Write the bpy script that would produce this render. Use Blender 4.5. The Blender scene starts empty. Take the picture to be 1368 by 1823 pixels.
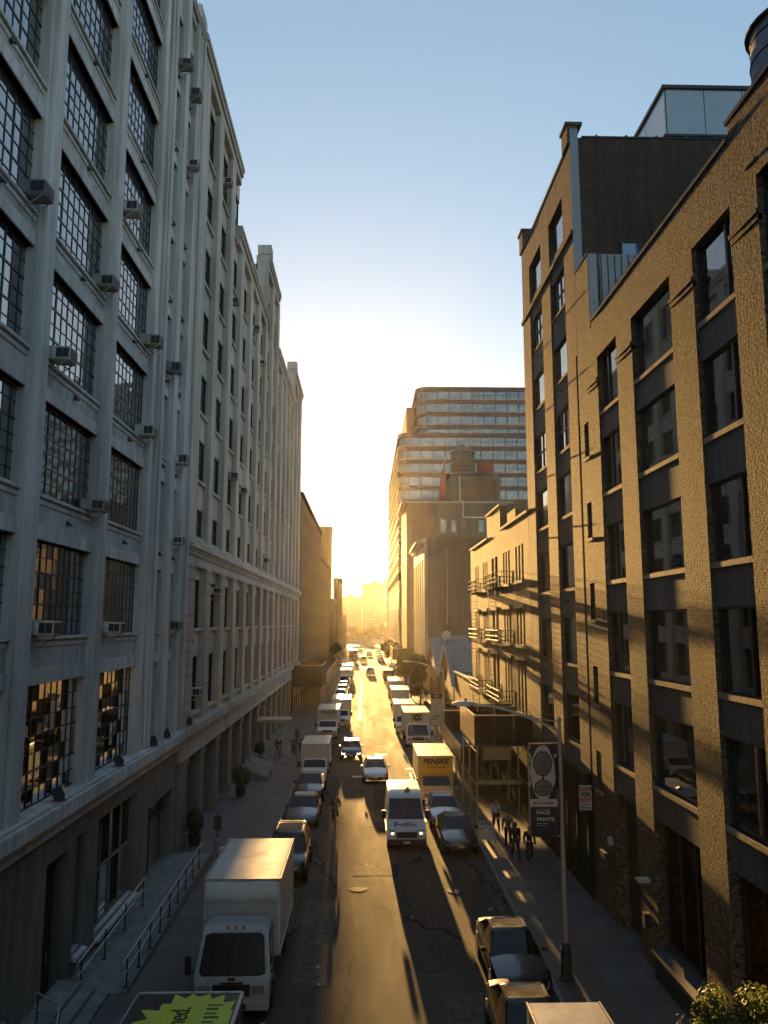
import bpy, bmesh, math, random
from mathutils import Vector, Matrix
R = math.radians
rnd = random.Random(7)
S = bpy.context.scene
COL = S.collection

# ------------------------------------------------------------------ camera
CAM_H = 11.2
cam_d = bpy.data.cameras.new('camera')
cam = bpy.data.objects.new('camera', cam_d); COL.objects.link(cam)
cam.location = (0, 0, CAM_H)
cam_d.sensor_fit = 'VERTICAL'; cam_d.sensor_height = 36.0
cam_d.lens = 1385.0 * 36.0 / 1823.0
cam_d.clip_start = 0.1; cam_d.clip_end = 9000
cam.rotation_euler = (R(90 + 8.116), 0, R(-1.392))
S.camera = cam

# ------------------------------------------------------------------ light
SUN_AZ, SUN_EL = -1.75, 5.19          # degrees from +Y (negative = left), elevation
SUN_POW, SKY_POW, EXPO = 4.6, 0.10, 2.26
SKY_GAMMA, SKY_SAT = 0.6, 1.2
w = bpy.data.worlds.new('World'); S.world = w; w.use_nodes = True
nt = w.node_tree; nt.nodes.clear()
sk = nt.nodes.new('ShaderNodeTexSky'); sk.sky_type = 'NISHITA'; sk.sun_disc = False
sk.sun_elevation = R(SUN_EL); sk.sun_rotation = R(SUN_AZ)
sk.altitude = 0; sk.air_density = 1.0; sk.dust_density = 0.5; sk.ozone_density = 2.0
bg = nt.nodes.new('ShaderNodeBackground'); bg.inputs[1].default_value = SKY_POW
ow = nt.nodes.new('ShaderNodeOutputWorld')
gm = nt.nodes.new('ShaderNodeGamma'); gm.inputs[1].default_value = SKY_GAMMA          # evens out the brightness of the evening sky
hs = nt.nodes.new('ShaderNodeHueSaturation'); hs.inputs['Saturation'].default_value = SKY_SAT
nt.links.new(sk.outputs[0], gm.inputs[0]); nt.links.new(gm.outputs[0], hs.inputs['Color']); nt.links.new(hs.outputs[0], bg.inputs[0]); nt.links.new(bg.outputs[0], ow.inputs[0])
sd = bpy.data.lights.new('sun', 'SUN'); sd.energy = SUN_POW; sd.angle = R(0.5); sd.color = (1.0, 0.56, 0.17)
so = bpy.data.objects.new('sun', sd); COL.objects.link(so)
sdir = Vector((math.sin(R(SUN_AZ)) * math.cos(R(SUN_EL)), math.cos(R(SUN_AZ)) * math.cos(R(SUN_EL)), math.sin(R(SUN_EL))))
so.rotation_euler = sdir.to_track_quat('Z', 'Y').to_euler()
so.location = (0, 0, 60)
vs = S.view_settings
vs.view_transform = 'Standard'; vs.look = 'None'; vs.gamma = 1.0; vs.use_curve_mapping = False; vs.exposure = EXPO
cy = S.cycles
cy.max_bounces = 8; cy.diffuse_bounces = 5; cy.glossy_bounces = 3; cy.transmission_bounces = 4
cy.volume_bounces = 0; cy.transparent_max_bounces = 8
cy.caustics_reflective = False; cy.caustics_refractive = False; cy.sample_clamp_indirect = 6.0
cy.use_denoising = True

# ------------------------------------------------------------------ materials
class NT:
    def __init__(s, name):
        s.m = bpy.data.materials.new(name); s.m.use_nodes = True
        s.t = s.m.node_tree; s.b = s.t.nodes['Principled BSDF']; s._pos = None
    def n(s, typ, **kw):
        x = s.t.nodes.new(typ)
        for k, v in kw.items():
            if k.startswith('i_'): x.inputs[k[2:].replace('_', ' ')].default_value = v
            else: setattr(x, k, v)
        return x
    def l(s, a, b): s.t.links.new(a, b)
    def pos(s, kind='world', sc=None):
        if kind == 'world':
            o = s.n('ShaderNodeNewGeometry').outputs['Position']
        else:
            o = s.n('ShaderNodeTexCoord').outputs['Object']
        if sc:
            v = s.n('ShaderNodeVectorMath', operation='MULTIPLY'); s.l(o, v.inputs[0]); v.inputs[1].default_value = sc; o = v.outputs[0]
        return o
    def noise(s, vec, scale, detail=3, rough=0.55):
        x = s.n('ShaderNodeTexNoise'); x.inputs['Scale'].default_value = scale; x.inputs['Detail'].default_value = detail
        x.inputs['Roughness'].default_value = rough; s.l(vec, x.inputs['Vector']); return x.outputs['Fac']
    def ramp(s, fac, a, b, c0, c1):
        x = s.n('ShaderNodeValToRGB'); e = x.color_ramp.elements
        e[0].position = a; e[1].position = b; e[0].color = c4(c0); e[1].color = c4(c1); s.l(fac, x.inputs[0]); return x.outputs[0]
    def mix(s, fac, a, b, mode='MIX'):
        x = s.n('ShaderNodeMix', data_type='RGBA', blend_type=mode)
        for sock, v in ((x.inputs[0], fac), (x.inputs[6], a), (x.inputs[7], b)):
            if isinstance(v, (int, float)): sock.default_value = v
            elif isinstance(v, tuple): sock.default_value = c4(v)
            else: s.l(v, sock)
        return x.outputs[2]
    def bump(s, h, strength, dist, nrm=None):
        x = s.n('ShaderNodeBump'); x.inputs['Strength'].default_value = strength; x.inputs['Distance'].default_value = dist
        s.l(h, x.inputs['Height'])
        if nrm is not None: s.l(nrm, x.inputs['Normal'])
        return x.outputs[0]
    def set(s, base=None, rough=None, metal=None, ior=None, nrm=None, spec=None):
        for k, v in (('Base Color', base), ('Roughness', rough), ('Metallic', metal), ('IOR', ior), ('Normal', nrm), ('Specular IOR Level', spec)):
            if v is None: continue
            if isinstance(v, (int, float)): s.b.inputs[k].default_value = v
            elif isinstance(v, tuple): s.b.inputs[k].default_value = c4(v)
            else: s.l(v, s.b.inputs[k])
        return s.m
def c4(c): return (c[0], c[1], c[2], 1.0)

def plain(name, col, rough=0.5, metal=0.0, var=0.12, scale=3.0, bump=0.0, ior=1.45, coord='obj', spec=None):
    t = NT(name); p = t.pos(coord)
    f = t.noise(p, scale, 4)
    dk = tuple(c * (1 - var * 1.6) for c in col); lt = tuple(min(1, c * (1 + var)) for c in col)
    t.set(base=t.ramp(f, 0.3, 0.7, dk, lt), metal=metal, ior=ior, spec=spec)
    rr = t.n('ShaderNodeMapRange'); t.l(f, rr.inputs[0]); rr.inputs[3].default_value = max(0.02, rough * 0.8); rr.inputs[4].default_value = min(1, rough * 1.2)
    t.set(rough=rr.outputs[0])
    if bump: t.set(nrm=t.bump(t.noise(p, scale * 9, 3), bump, 0.01))
    return t.m
def emit(name, col, st):
    t = NT(name); t.set(base=tuple(c * 0.5 for c in col)); t.b.inputs['Emission Color'].default_value = c4(col); t.b.inputs['Emission Strength'].default_value = st
    return t.m
def wallvec(t, sx=1.0, sz=1.0):
    x = t.n('ShaderNodeSeparateXYZ'); t.l(t.pos('world'), x.inputs[0])
    a = t.n('ShaderNodeMath', operation='ADD'); t.l(x.outputs[0], a.inputs[0]); t.l(x.outputs[1], a.inputs[1])
    c = t.n('ShaderNodeCombineXYZ'); t.l(a.outputs[0], c.inputs[0]); t.l(x.outputs[2], c.inputs[1]); return c.outputs[0]
def brick(name, c1, c2, mortar, bump=0.5, dist=0.02, bw=0.22, bh=0.075, stain=0.35, rough=0.85, blotch=None, speck=0):
    t = NT(name); v = wallvec(t)
    def bt(a, b, m, ms=0.012):
        x = t.n('ShaderNodeTexBrick'); x.inputs['Scale'].default_value = 1.0; x.inputs['Brick Width'].default_value = bw
        x.inputs['Row Height'].default_value = bh; x.inputs['Mortar Size'].default_value = ms; x.inputs['Mortar Smooth'].default_value = 0.3
        x.inputs['Color1'].default_value = c4(a); x.inputs['Color2'].default_value = c4(b); x.inputs['Mortar'].default_value = c4(m)
        t.l(v, x.inputs['Vector']); return x.outputs['Color']
    col = bt(c1, c2, mortar)
    f = t.noise(t.pos('world', (1, 1, 0.45)), 0.35, 5, 0.62)
    col = t.mix(stain, col, t.ramp(f, 0.32, 0.68, (0.35, 0.33, 0.31), (1.15, 1.12, 1.08)), 'MULTIPLY')
    if blotch:
        f2 = t.noise(t.pos('world'), 1.3, 5, 0.7)
        col = t.mix(t.ramp(f2, 0.52, 0.66, (0, 0, 0), (1, 1, 1)), col, blotch)
    if speck:
        f3 = t.noise(t.pos('world', (1, 0.8, 1.3)), 7.0, 3, 0.7)
        col = t.mix(t.ramp(f3, 0.50, 0.57, (0, 0, 0), (speck,) * 3), col, tuple(c * 0.28 for c in c2))
        f4 = t.noise(t.pos('world', (1, 0.8, 1.3)), 8.5, 3, 0.7)
        col = t.mix(t.ramp(f4, 0.55, 0.61, (0, 0, 0), (speck * .6,) * 3), col, tuple(min(1, c * 1.45) for c in c1))
    sk_ = t.noise(t.pos('world', (1.7, 1.7, 0.10)), 1.6, 4, 0.7); col = t.mix(0.8, col, t.ramp(sk_, 0.36, 0.60, (0.66, 0.65, 0.63), (1.04, 1.04, 1.04)), 'MULTIPLY')
    h = bt((0.95,) * 3, (0.15,) * 3, (0.0,) * 3)
    n1 = t.noise(t.pos('world'), 10.0, 3, 0.7)
    hh = t.mix(0.4, h, n1)
    t.set(base=col, rough=rough, nrm=t.bump(hh, bump, dist), spec=0.3)
    return t.m
def plaster(name, col, stain=0.3, bump=0.25, rough=0.8, scale=0.5, dist=0.02):
    t = NT(name); p = t.pos('world')
    f = t.noise(t.pos('world', (1, 1, 0.3)), scale, 6, 0.62); g = t.noise(p, 14, 3, 0.6)
    a = t.mix(1.0, t.ramp(f, 0.3, 0.72, tuple(c * (1 - stain) for c in col), tuple(c * (1 + stain * 0.35) for c in col)),
              t.ramp(g, 0.3, 0.7, (0.9, 0.9, 0.9), (1.06, 1.06, 1.06)), 'MULTIPLY')
    sk_ = t.noise(t.pos('world', (1.9, 1.9, 0.10)), 1.5, 4, 0.72); a = t.mix(0.8, a, t.ramp(sk_, 0.36, 0.58, (0.68, 0.67, 0.65), (1.04, 1.04, 1.04)), 'MULTIPLY')
    h = t.mix(0.5, t.noise(p, 3.5, 4, 0.6), g)
    return t.set(base=a, rough=rough, nrm=t.bump(h, bump, dist), spec=0.3)
def glass(name, col, ior=2.0, rough=0.03, wav=0.15, scale=0.8):
    t = NT(name); p = t.pos('world')
    f = t.noise(p, 0.7, 3)
    t.set(base=t.ramp(f, 0.3, 0.7, tuple(c * 0.6 for c in col), tuple(c * 1.4 for c in col)), rough=rough, ior=ior)
    if wav: t.set(nrm=t.bump(t.noise(p, scale, 2), wav, 0.02))
    return t.m

M = {}
M['paint_wall'] = brick('grey_painted_brick', (0.62, 0.62, 0.61), (0.55, 0.55, 0.545), (0.50, 0.50, 0.495), bump=0.22, dist=0.008, stain=0.45)
M['paint_smooth'] = plaster('grey_painted_concrete', (0.67, 0.67, 0.66), stain=0.35, bump=0.15)
M['stone'] = plaster('weathered_limestone', (0.60, 0.57, 0.515), stain=0.32, bump=0.25)
M['stone_low'] = plaster('buff_terracotta', (0.52, 0.45, 0.385), stain=0.35, bump=0.3)
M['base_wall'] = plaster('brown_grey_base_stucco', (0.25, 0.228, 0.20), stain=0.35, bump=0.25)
M['tan_brick'] = brick('tan_brick', (0.27, 0.21, 0.14), (0.13, 0.103, 0.073), (0.11, 0.095, 0.075), bump=0.8, dist=0.04, stain=0.4, speck=0.85)
M['brown_brick'] = brick('dark_brown_brick', (0.085, 0.058, 0.046), (0.045, 0.031, 0.026), (0.10, 0.08, 0.065), bump=0.4, stain=0.5)
M['peeling'] = brick('peeling_tan_stucco', (0.42, 0.31, 0.18), (0.35, 0.25, 0.145), (0.28, 0.20, 0.12), bump=0.9, dist=0.04, stain=0.5, blotch=(0.26, 0.17, 0.10), speck=0.5)
M['far_brown'] = brick('far_brown_brick', (0.20, 0.14, 0.10), (0.15, 0.105, 0.075), (0.12, 0.09, 0.07), bump=0.3, stain=0.45)
M['party'] = plaster('stained_party_wall', (0.19, 0.165, 0.125), stain=0.55, bump=0.4, scale=0.13)
M['spandrel'] = plaster('red_brown_spandrel', (0.21, 0.13, 0.10), stain=0.25, bump=0.2)
M['pale_trim'] = plaster('pale_concrete_trim', (0.42, 0.37, 0.30), stain=0.25)
M['dark_metal'] = plain('dark_painted_metal', (0.035, 0.04, 0.045), 0.65, 0.0, coord='world')
M['steel'] = plain('black_steel_sash', (0.028, 0.034, 0.042), 0.45, 0.0, coord='world')
M['grey_panel'] = plain('grey_metal_panel', (0.24, 0.25, 0.27), 0.45, 0.4, scale=1.0, coord='world')
M['galv'] = plain('galvanised_steel', (0.42, 0.42, 0.40), 0.42, 0.6, scale=6, coord='world')
M['roof'] = plain('dark_roofing', (0.06, 0.06, 0.06), 0.9, coord='world')
M['win_left'] = glass('old_window_glass', (0.05, 0.055, 0.06), ior=3.7, wav=0.03, rough=0.05)
M['win_right'] = glass('dark_window_glass', (0.010, 0.024, 0.028), ior=2.15, wav=0.06)
M['win_dark'] = glass('deep_window_glass', (0.010, 0.012, 0.014), ior=1.35, wav=0.05)
M['win_far'] = plain('ribbon_window_glass', (0.13, 0.165, 0.175), 0.16, var=0.3, scale=0.35, coord='world', ior=2.4)
M['win_dim'] = plain('dim_window', (0.035, 0.03, 0.027), 0.6, coord='world', spec=0.15)
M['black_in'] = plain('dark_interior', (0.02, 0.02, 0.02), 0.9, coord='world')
M['room'] = plain('room_wall', (0.035, 0.03, 0.026), 0.9, coord='world')
M['ac_white'] = plain('aged_white_casing', (0.52, 0.52, 0.50), 0.45, var=0.15, scale=6)
M['ac_tan'] = plain('aged_beige_casing', (0.34, 0.31, 0.27), 0.5, var=0.2, scale=6)
M['ac_dark'] = plain('dark_grille', (0.03, 0.03, 0.033), 0.6)
M['lamp_warm'] = emit('warm_lamp', (1.0, 0.62, 0.25), 1.6)
M['lamp_cool'] = emit('ceiling_tube', (1.0, 0.85, 0.62), 1.0)
M['tyre'] = plain('tyre_rubber', (0.02, 0.02, 0.02), 0.85)
M['rim'] = plain('alloy_rim', (0.42, 0.42, 0.42), 0.3, 0.9)
M['carglass'] = glass('car_glass', (0.004, 0.005, 0.006), ior=1.45, rough=0.02, wav=0.0)
M['headlamp'] = plain('clear_headlight', (0.5, 0.5, 0.5), 0.1, 0.6)
M['headlamp_on'] = emit('lit_headlight', (1.0, 0.85, 0.6), 1.3)
M['amber'] = plain('amber_marker', (0.55, 0.22, 0.03), 0.3)
M['redlens'] = plain('red_lens', (0.35, 0.02, 0.015), 0.25)
M['plate'] = plain('licence_plate', (0.55, 0.5, 0.3), 0.5)
M['blackplastic'] = plain('black_plastic', (0.025, 0.025, 0.027), 0.5)
M['chrome'] = plain('chrome', (0.6, 0.6, 0.6), 0.15, 1.0)
def paint(name, c, rough=0.22, metal=0.0):
    t = NT(name); p = t.pos('obj'); f = t.noise(p, 2.2, 5, 0.6)
    t.set(base=t.ramp(f, 0.3, 0.75, tuple(x * 0.82 for x in c), tuple(min(1, x * 1.06) for x in c)), metal=metal)
    rr = t.n('ShaderNodeMapRange'); t.l(f, rr.inputs[0]); rr.inputs[3].default_value = rough * 0.7; rr.inputs[4].default_value = rough * 1.6; t.set(rough=rr.outputs[0])
    t.b.inputs['Coat Weight'].default_value = 0.5; t.b.inputs['Coat Roughness'].default_value = 0.08
    return t.m
P = {'black': paint('black_paint', (0.012, 0.013, 0.016)), 'navy': paint('dark_blue_paint', (0.014, 0.022, 0.04)), 'silver': paint('silver_paint', (0.42, 0.43, 0.45), 0.28, 0.5),
     'grey': paint('grey_paint', (0.16, 0.165, 0.175), 0.28, 0.4), 'white': paint('white_vehicle_paint', (0.62, 0.62, 0.61), 0.3), 'offwhite': paint('dusty_white_paint', (0.47, 0.465, 0.445), 0.4),
     'yellow': paint('rental_yellow_paint', (0.68, 0.36, 0.03), 0.35), 'lime': paint('lime_yellow_paint', (0.62, 0.66, 0.03), 0.5), 'brown': paint('dark_brown_paint', (0.05, 0.035, 0.025)),
     'red': paint('dark_red_paint', (0.16, 0.02, 0.018)), 'tan': paint('champagne_paint', (0.33, 0.29, 0.23), 0.3, 0.4)}
M['text_black'] = plain('black_lettering', (0.01, 0.01, 0.012), 0.5)
M['text_purple'] = plain('purple_lettering', (0.05, 0.02, 0.16), 0.5)
M['text_orange'] = plain('dull_orange_lettering', (0.30, 0.14, 0.05), 0.5)
M['text_blue'] = plain('blue_lettering', (0.02, 0.035, 0.12), 0.5)
M['text_red'] = plain('red_lettering', (0.42, 0.03, 0.03), 0.5)
M['text_white'] = plain('white_lettering', (0.7, 0.7, 0.68), 0.5)
M['leaf'] = None
def leafmat(name, c, tr=0.35):
    t = NT(name); f = t.noise(t.pos('world'), 2.5, 3)
    col = t.ramp(f, 0.3, 0.7, tuple(x * 0.6 for x in c), tuple(x * 1.35 for x in c))
    t.set(base=col, rough=0.55)
    tl = t.n('ShaderNodeBsdfTranslucent'); t.l(col, tl.inputs[0]); mx = t.n('ShaderNodeMixShader'); mx.inputs[0].default_value = tr
    t.l(t.b.outputs[0], mx.inputs[1]); t.l(tl.outputs[0], mx.inputs[2]); t.l(mx.outputs[0], t.t.nodes['Material Output'].inputs[0])
    return t.m
M['leaf'] = leafmat('fresh_leaves', (0.10, 0.13, 0.025), 0.5)
M['leaf_dark'] = leafmat('dark_leaves', (0.045, 0.06, 0.02), 0.3)
M['bark'] = plain('bark', (0.07, 0.055, 0.04), 0.9, scale=12, bump=0.6)
M['skin'] = plain('skin', (0.35, 0.21, 0.15), 0.5); M['skin_dark'] = plain('brown_skin', (0.12, 0.07, 0.05), 0.5)
M['hair'] = plain('dark_hair', (0.015, 0.012, 0.01), 0.6)
def cloth(n, c): return plain(n, c, 0.85, var=0.2, scale=9, bump=0.3)
M['c_black'] = cloth('black_cloth', (0.015, 0.015, 0.018)); M['c_white'] = cloth('white_cloth', (0.6, 0.6, 0.6)); M['c_navy'] = cloth('navy_denim', (0.03, 0.04, 0.075))
M['c_olive'] = cloth('olive_cloth', (0.05, 0.05, 0.03)); M['c_grey'] = cloth('grey_cloth', (0.14, 0.14, 0.15)); M['c_blue'] = cloth('blue_cloth', (0.08, 0.10, 0.25))

def m_asphalt():
    t = NT('asphalt'); p = t.pos('world')
    big = t.noise(t.pos('world', (1, 0.16, 1)), 0.55, 5, 0.65); fine = t.noise(p, 40, 3, 0.7); patch = t.noise(p, 0.22, 3)
    col = t.ramp(big, 0.3, 0.7, (0.055, 0.050, 0.044), (0.112, 0.100, 0.084))
    col = t.mix(0.6, col, t.ramp(fine, 0.25, 0.75, (0.55, 0.55, 0.55), (1.4, 1.4, 1.4)), 'MULTIPLY')
    pb = t.n('ShaderNodeTexBrick'); pb.offset = 0.37; pb.inputs['Scale'].default_value = 1.0; pb.inputs['Brick Width'].default_value = 2.6; pb.inputs['Row Height'].default_value = 9.0
    pb.inputs['Mortar Size'].default_value = 0.018; pb.inputs['Mortar Smooth'].default_value = 0.2; pb.inputs['Color1'].default_value = (0.80, 0.80, 0.80, 1); pb.inputs['Color2'].default_value = (1.18, 1.17, 1.15, 1); pb.inputs['Mortar'].default_value = (0.42, 0.42, 0.42, 1)
    t.l(p, pb.inputs['Vector']); col = t.mix(0.75, col, pb.outputs['Color'], 'MULTIPLY')
    oil = t.noise(t.pos('world', (1.6, 0.5, 1)), 0.9, 5, 0.7); col = t.mix(t.ramp(oil, 0.58, 0.70, (0, 0, 0), (0.6, 0.6, 0.6)), col, (0.018, 0.018, 0.018))
    v = t.n('ShaderNodeTexVoronoi', feature='DISTANCE_TO_EDGE'); v.inputs['Scale'].default_value = 0.16
    wv = t.n('ShaderNodeVectorMath', operation='ADD'); t.l(t.pos('world', (1.2, 0.55, 1)), wv.inputs[0])
    nz = t.n('ShaderNodeTexNoise'); nz.inputs['Scale'].default_value = 1.2; t.l(p, nz.inputs['Vector']); t.l(nz.outputs['Color'], wv.inputs[1]); t.l(wv.outputs[0], v.inputs['Vector'])
    crack = t.ramp(v.outputs['Distance'], 0.004, 0.010, (1, 1, 1), (0, 0, 0))
    col = t.mix(crack, col, (0.016, 0.016, 0.016))
    rg = t.ramp(big, 0.3, 0.75, (0.8,) * 3, (1.0,) * 3)
    return t.set(base=col, rough=rg, nrm=t.bump(t.mix(0.5, fine, patch), 0.3, 0.008), spec=0.10)
M['asphalt'] = m_asphalt()
M['patch_a'] = plain('fresh_asphalt_patch', (0.034, 0.033, 0.033), 0.9, var=0.3, scale=4, coord='world', bump=0.4, spec=0.1); M['patch_b'] = plain('old_asphalt_patch', (0.115, 0.105, 0.09), 0.9, var=0.3, scale=4, coord='world', bump=0.4, spec=0.1)
def m_pave():
    t = NT('concrete_pavement'); p = t.pos('world')
    x = t.n('ShaderNodeTexBrick'); x.offset = 0.0; x.inputs['Scale'].default_value = 1.0; x.inputs['Brick Width'].default_value = 1.5; x.inputs['Row Height'].default_value = 1.5
    x.inputs['Mortar Size'].default_value = 0.014; x.inputs['Color1'].default_value = (0.125, 0.123, 0.118, 1); x.inputs['Color2'].default_value = (0.095, 0.094, 0.091, 1); x.inputs['Mortar'].default_value = (0.07, 0.07, 0.07, 1)
    t.l(p, x.inputs['Vector'])
    f = t.noise(p, 0.9, 6, 0.65); g = t.noise(p, 5.5, 2)
    col = t.mix(0.7, x.outputs['Color'], t.ramp(f, 0.3, 0.7, (0.55, 0.55, 0.54), (1.1, 1.1, 1.1)), 'MULTIPLY')
    col = t.mix(t.ramp(g, 0.66, 0.70, (0, 0, 0), (0.5, 0.5, 0.5)), col, (0.06, 0.06, 0.06))
    return t.set(base=col, rough=0.75, nrm=t.bump(f, 0.2, 0.02))
M['pave'] = m_pave()
M['kerb'] = plaster('granite_kerb', (0.24, 0.24, 0.235), stain=0.35, scale=1.2)
M['line'] = plain('worn_road_paint', (0.62, 0.60, 0.55), 0.55, var=0.35, scale=5, coord='world')
M['iron'] = plain('cast_iron', (0.05, 0.048, 0.046), 0.85, 0.1, scale=14, bump=0.6)
def m_water():
    t = NT('river_water'); p = t.pos('world', (0.4, 1, 1))
    return t.set(base=(0.03, 0.05, 0.05), rough=0.12, nrm=t.bump(t.noise(p, 0.5, 4), 0.5, 0.3))
M['water'] = m_water()
M['earth'] = plain('bare_ground', (0.12, 0.11, 0.095), 0.95, scale=0.2, coord='world')
M['wood'] = plain('weathered_plywood', (0.42, 0.32, 0.18), 0.75, var=0.2, scale=1.5, coord='world')
M['hoarding'] = plain('sheen_toned_hoarding', (0.42, 0.32, 0.18), 0.30, var=0.2, scale=1.5, coord='world')  # street sides of the sheds, sunlit gold sheen put into the base colour
M['shed_green'] = plain('dark_green_hoarding', (0.022, 0.033, 0.028), 0.7, var=0.2, coord='world', spec=0.15)
M['shed_shaded'] = plain('shade_black_hoarding', (0.010, 0.012, 0.014), 0.75, var=0.2, coord='world', spec=0.1)  # near-black, shade of the shed ends and undersides put into the colour
M['tank'] = plain('tank_cedar', (0.17, 0.14, 0.10), 0.85, var=0.3, scale=2.5, coord='world')
M['tank_blue'] = plain('tank_grey_boards', (0.11, 0.12, 0.14), 0.75, var=0.3, scale=2.5, coord='world')
M['redslab'] = plain('red_painted_wall', (0.24, 0.065, 0.05), 0.8, coord='world')
M['slate'] = plain('grey_roof_felt', (0.22, 0.22, 0.22), 0.85, var=0.2, coord='world')
M['signwhite'] = plain('dirty_white_sign', (0.50, 0.49, 0.47), 0.6, coord='obj', scale=2)
M['signblack'] = plain('black_banner_ink', (0.02, 0.02, 0.022), 0.7)
M['signnavy'] = plain('navy_banner', (0.018, 0.025, 0.05), 0.7)
M['signred'] = emit('red_signal', (1.0, 0.05, 0.03), 2.5)

# ------------------------------------------------------------------ mesh builder
class MB:
    def __init__(s): s.v = []; s.f = []; s.mi = []; s.key = 0; s.fk = []
    def add(s, vs, fs, m=0):
        o = len(s.v); s.v += [tuple(p) for p in vs]
        for f in fs: s.f.append(tuple(i + o for i in f)); s.mi.append(m); s.fk.append(s.key)
        return s
    def box(s, x0, x1, y0, y1, z0, z1, m=0):
        x0, x1 = min(x0, x1), max(x0, x1); y0, y1 = min(y0, y1), max(y0, y1); z0, z1 = min(z0, z1), max(z0, z1)
        vs = [(x0, y0, z0), (x1, y0, z0), (x1, y1, z0), (x0, y1, z0), (x0, y0, z1), (x1, y0, z1), (x1, y1, z1), (x0, y1, z1)]
        return s.add(vs, [(0, 3, 2, 1), (4, 5, 6, 7), (0, 1, 5, 4), (1, 2, 6, 5), (2, 3, 7, 6), (3, 0, 4, 7)], m)
    def quad(s, a, b, c, d, m=0): return s.add([a, b, c, d], [(0, 1, 2, 3)], m)
    def slab(s, a, b, c, d, n, m=0):
        n = Vector(n); lo = [Vector(p) - n for p in (a, b, c, d)]
        vs = [a, b, c, d] + lo
        return s.add(vs, [(0, 1, 2, 3), (7, 6, 5, 4), (0, 4, 5, 1), (1, 5, 6, 2), (2, 6, 7, 3), (3, 7, 4, 0)], m)
    def tube(s, p0, p1, r0, r1=None, n=8, m=0, cap=True):
        p0 = Vector(p0); p1 = Vector(p1); r1 = r0 if r1 is None else r1; d = p1 - p0
        if d.length < 1e-6: return s
        q = d.to_track_quat('Z', 'Y'); vs = []
        for p, r in ((p0, r0), (p1, r1)):
            for k in range(n):
                a = 2 * math.pi * k / n; vs.append(p + q @ Vector((r * math.cos(a), r * math.sin(a), 0)))
        fs = [(k, (k + 1) % n, n + (k + 1) % n, n + k) for k in range(n)]
        if cap: fs += [tuple(range(n - 1, -1, -1)), tuple(range(n, 2 * n))]
        return s.add(vs, fs, m)
    def path(s, pts, r, n=6, m=0):
        for a, b in zip(pts, pts[1:]): s.tube(a, b, r, r, n, m)
        return s
    def lathe(s, prof, c=(0, 0, 0), n=20, m=0, axis='Z'):
        vs = []
        for (r, z) in prof:
            for k in range(n):
                a = 2 * math.pi * k / n; p = (r * math.cos(a), r * math.sin(a), z)
                if axis == 'X': p = (p[2], p[0], p[1])
                if axis == 'Y': p = (p[0], p[2], p[1])
                vs.append((c[0] + p[0], c[1] + p[1], c[2] + p[2]))
        fs = []
        for j in range(len(prof) - 1):
            for k in range(n): fs.append((j * n + k, j * n + (k + 1) % n, (j + 1) * n + (k + 1) % n, (j + 1) * n + k))
        fs.append(tuple(range(n - 1, -1, -1))); fs.append(tuple(range((len(prof) - 1) * n, len(prof) * n)))
        return s.add(vs, fs, m)
    def loft(s, rings, m=0, cap=True):
        n = len(rings[0]); vs = [p for r in rings for p in r]; fs = []
        for j in range(len(rings) - 1):
            for k in range(n): fs.append((j * n + k, j * n + (k + 1) % n, (j + 1) * n + (k + 1) % n, (j + 1) * n + k))
        if cap: fs += [tuple(range(n - 1, -1, -1)), tuple(range((len(rings) - 1) * n, len(rings) * n))]
        return s.add(vs, fs, m)
    def prism(s, poly, x0, x1, m=0, plane='YZ'):
        def P3(u, v, t): return {'YZ': (t, u, v), 'XZ': (u, t, v), 'XY': (u, v, t)}[plane]
        return s.loft([[P3(u, v, x0) for u, v in poly], [P3(u, v, x1) for u, v in poly]], m)
    def sideprism(s, poly, hw, m=0):
        return s.loft([[(-hw(z), y, z) for y, z in poly], [(hw(z), y, z) for y, z in poly]], m)
    def each(s, name, mats, parent=None, **kw):
        """one object per key: every pier, lintel or sill a part of its own"""
        out = []
        for k in sorted(set(s.fk)):
            b = MB(); mp = {}
            for f, m, q in zip(s.f, s.mi, s.fk):
                if q != k: continue
                for i in f:
                    if i not in mp: mp[i] = len(b.v); b.v.append(s.v[i])
                b.f.append(tuple(mp[i] for i in f)); b.mi.append(m); b.fk.append(0)
            out.append(b.build(name, mats, parent, **kw))
        return out
    def nx(s): s.key += 1; return s
    def build(s, name, mats, parent=None, world=False, smooth=False, bevel=0.0, ang=35, loc=None):
        me = bpy.data.meshes.new(name); off = Vector((0, 0, 0))
        if world and parent is not None:
            q = parent
            while q is not None: off = off + q.location; q = q.parent
        vs = [tuple(Vector(p) - off) for p in s.v] if off.length else s.v
        me.from_pydata(vs, [], s.f)
        if not isinstance(mats, (list, tuple)): mats = [mats]
        for mm in mats: me.materials.append(mm)
        if len(mats) > 1: me.polygons.foreach_set('material_index', s.mi)
        bm = bmesh.new(); bm.from_mesh(me); bmesh.ops.recalc_face_normals(bm, faces=bm.faces)
        if bevel:
            es = [e for e in bm.edges if len(e.link_faces) == 2 and e.calc_face_angle(0) > R(30)]
            bmesh.ops.bevel(bm, geom=es, offset=bevel, segments=2, affect='EDGES', clamp_overlap=True)
        bm.to_mesh(me); bm.free()
        if smooth or bevel:
            me.shade_smooth(); me.set_sharp_from_angle(angle=R(ang))
        me.update()
        o = bpy.data.objects.new(name, me); COL.objects.link(o)
        if parent is not None: o.parent = parent
        if loc is not None: o.location = loc
        return o

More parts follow.
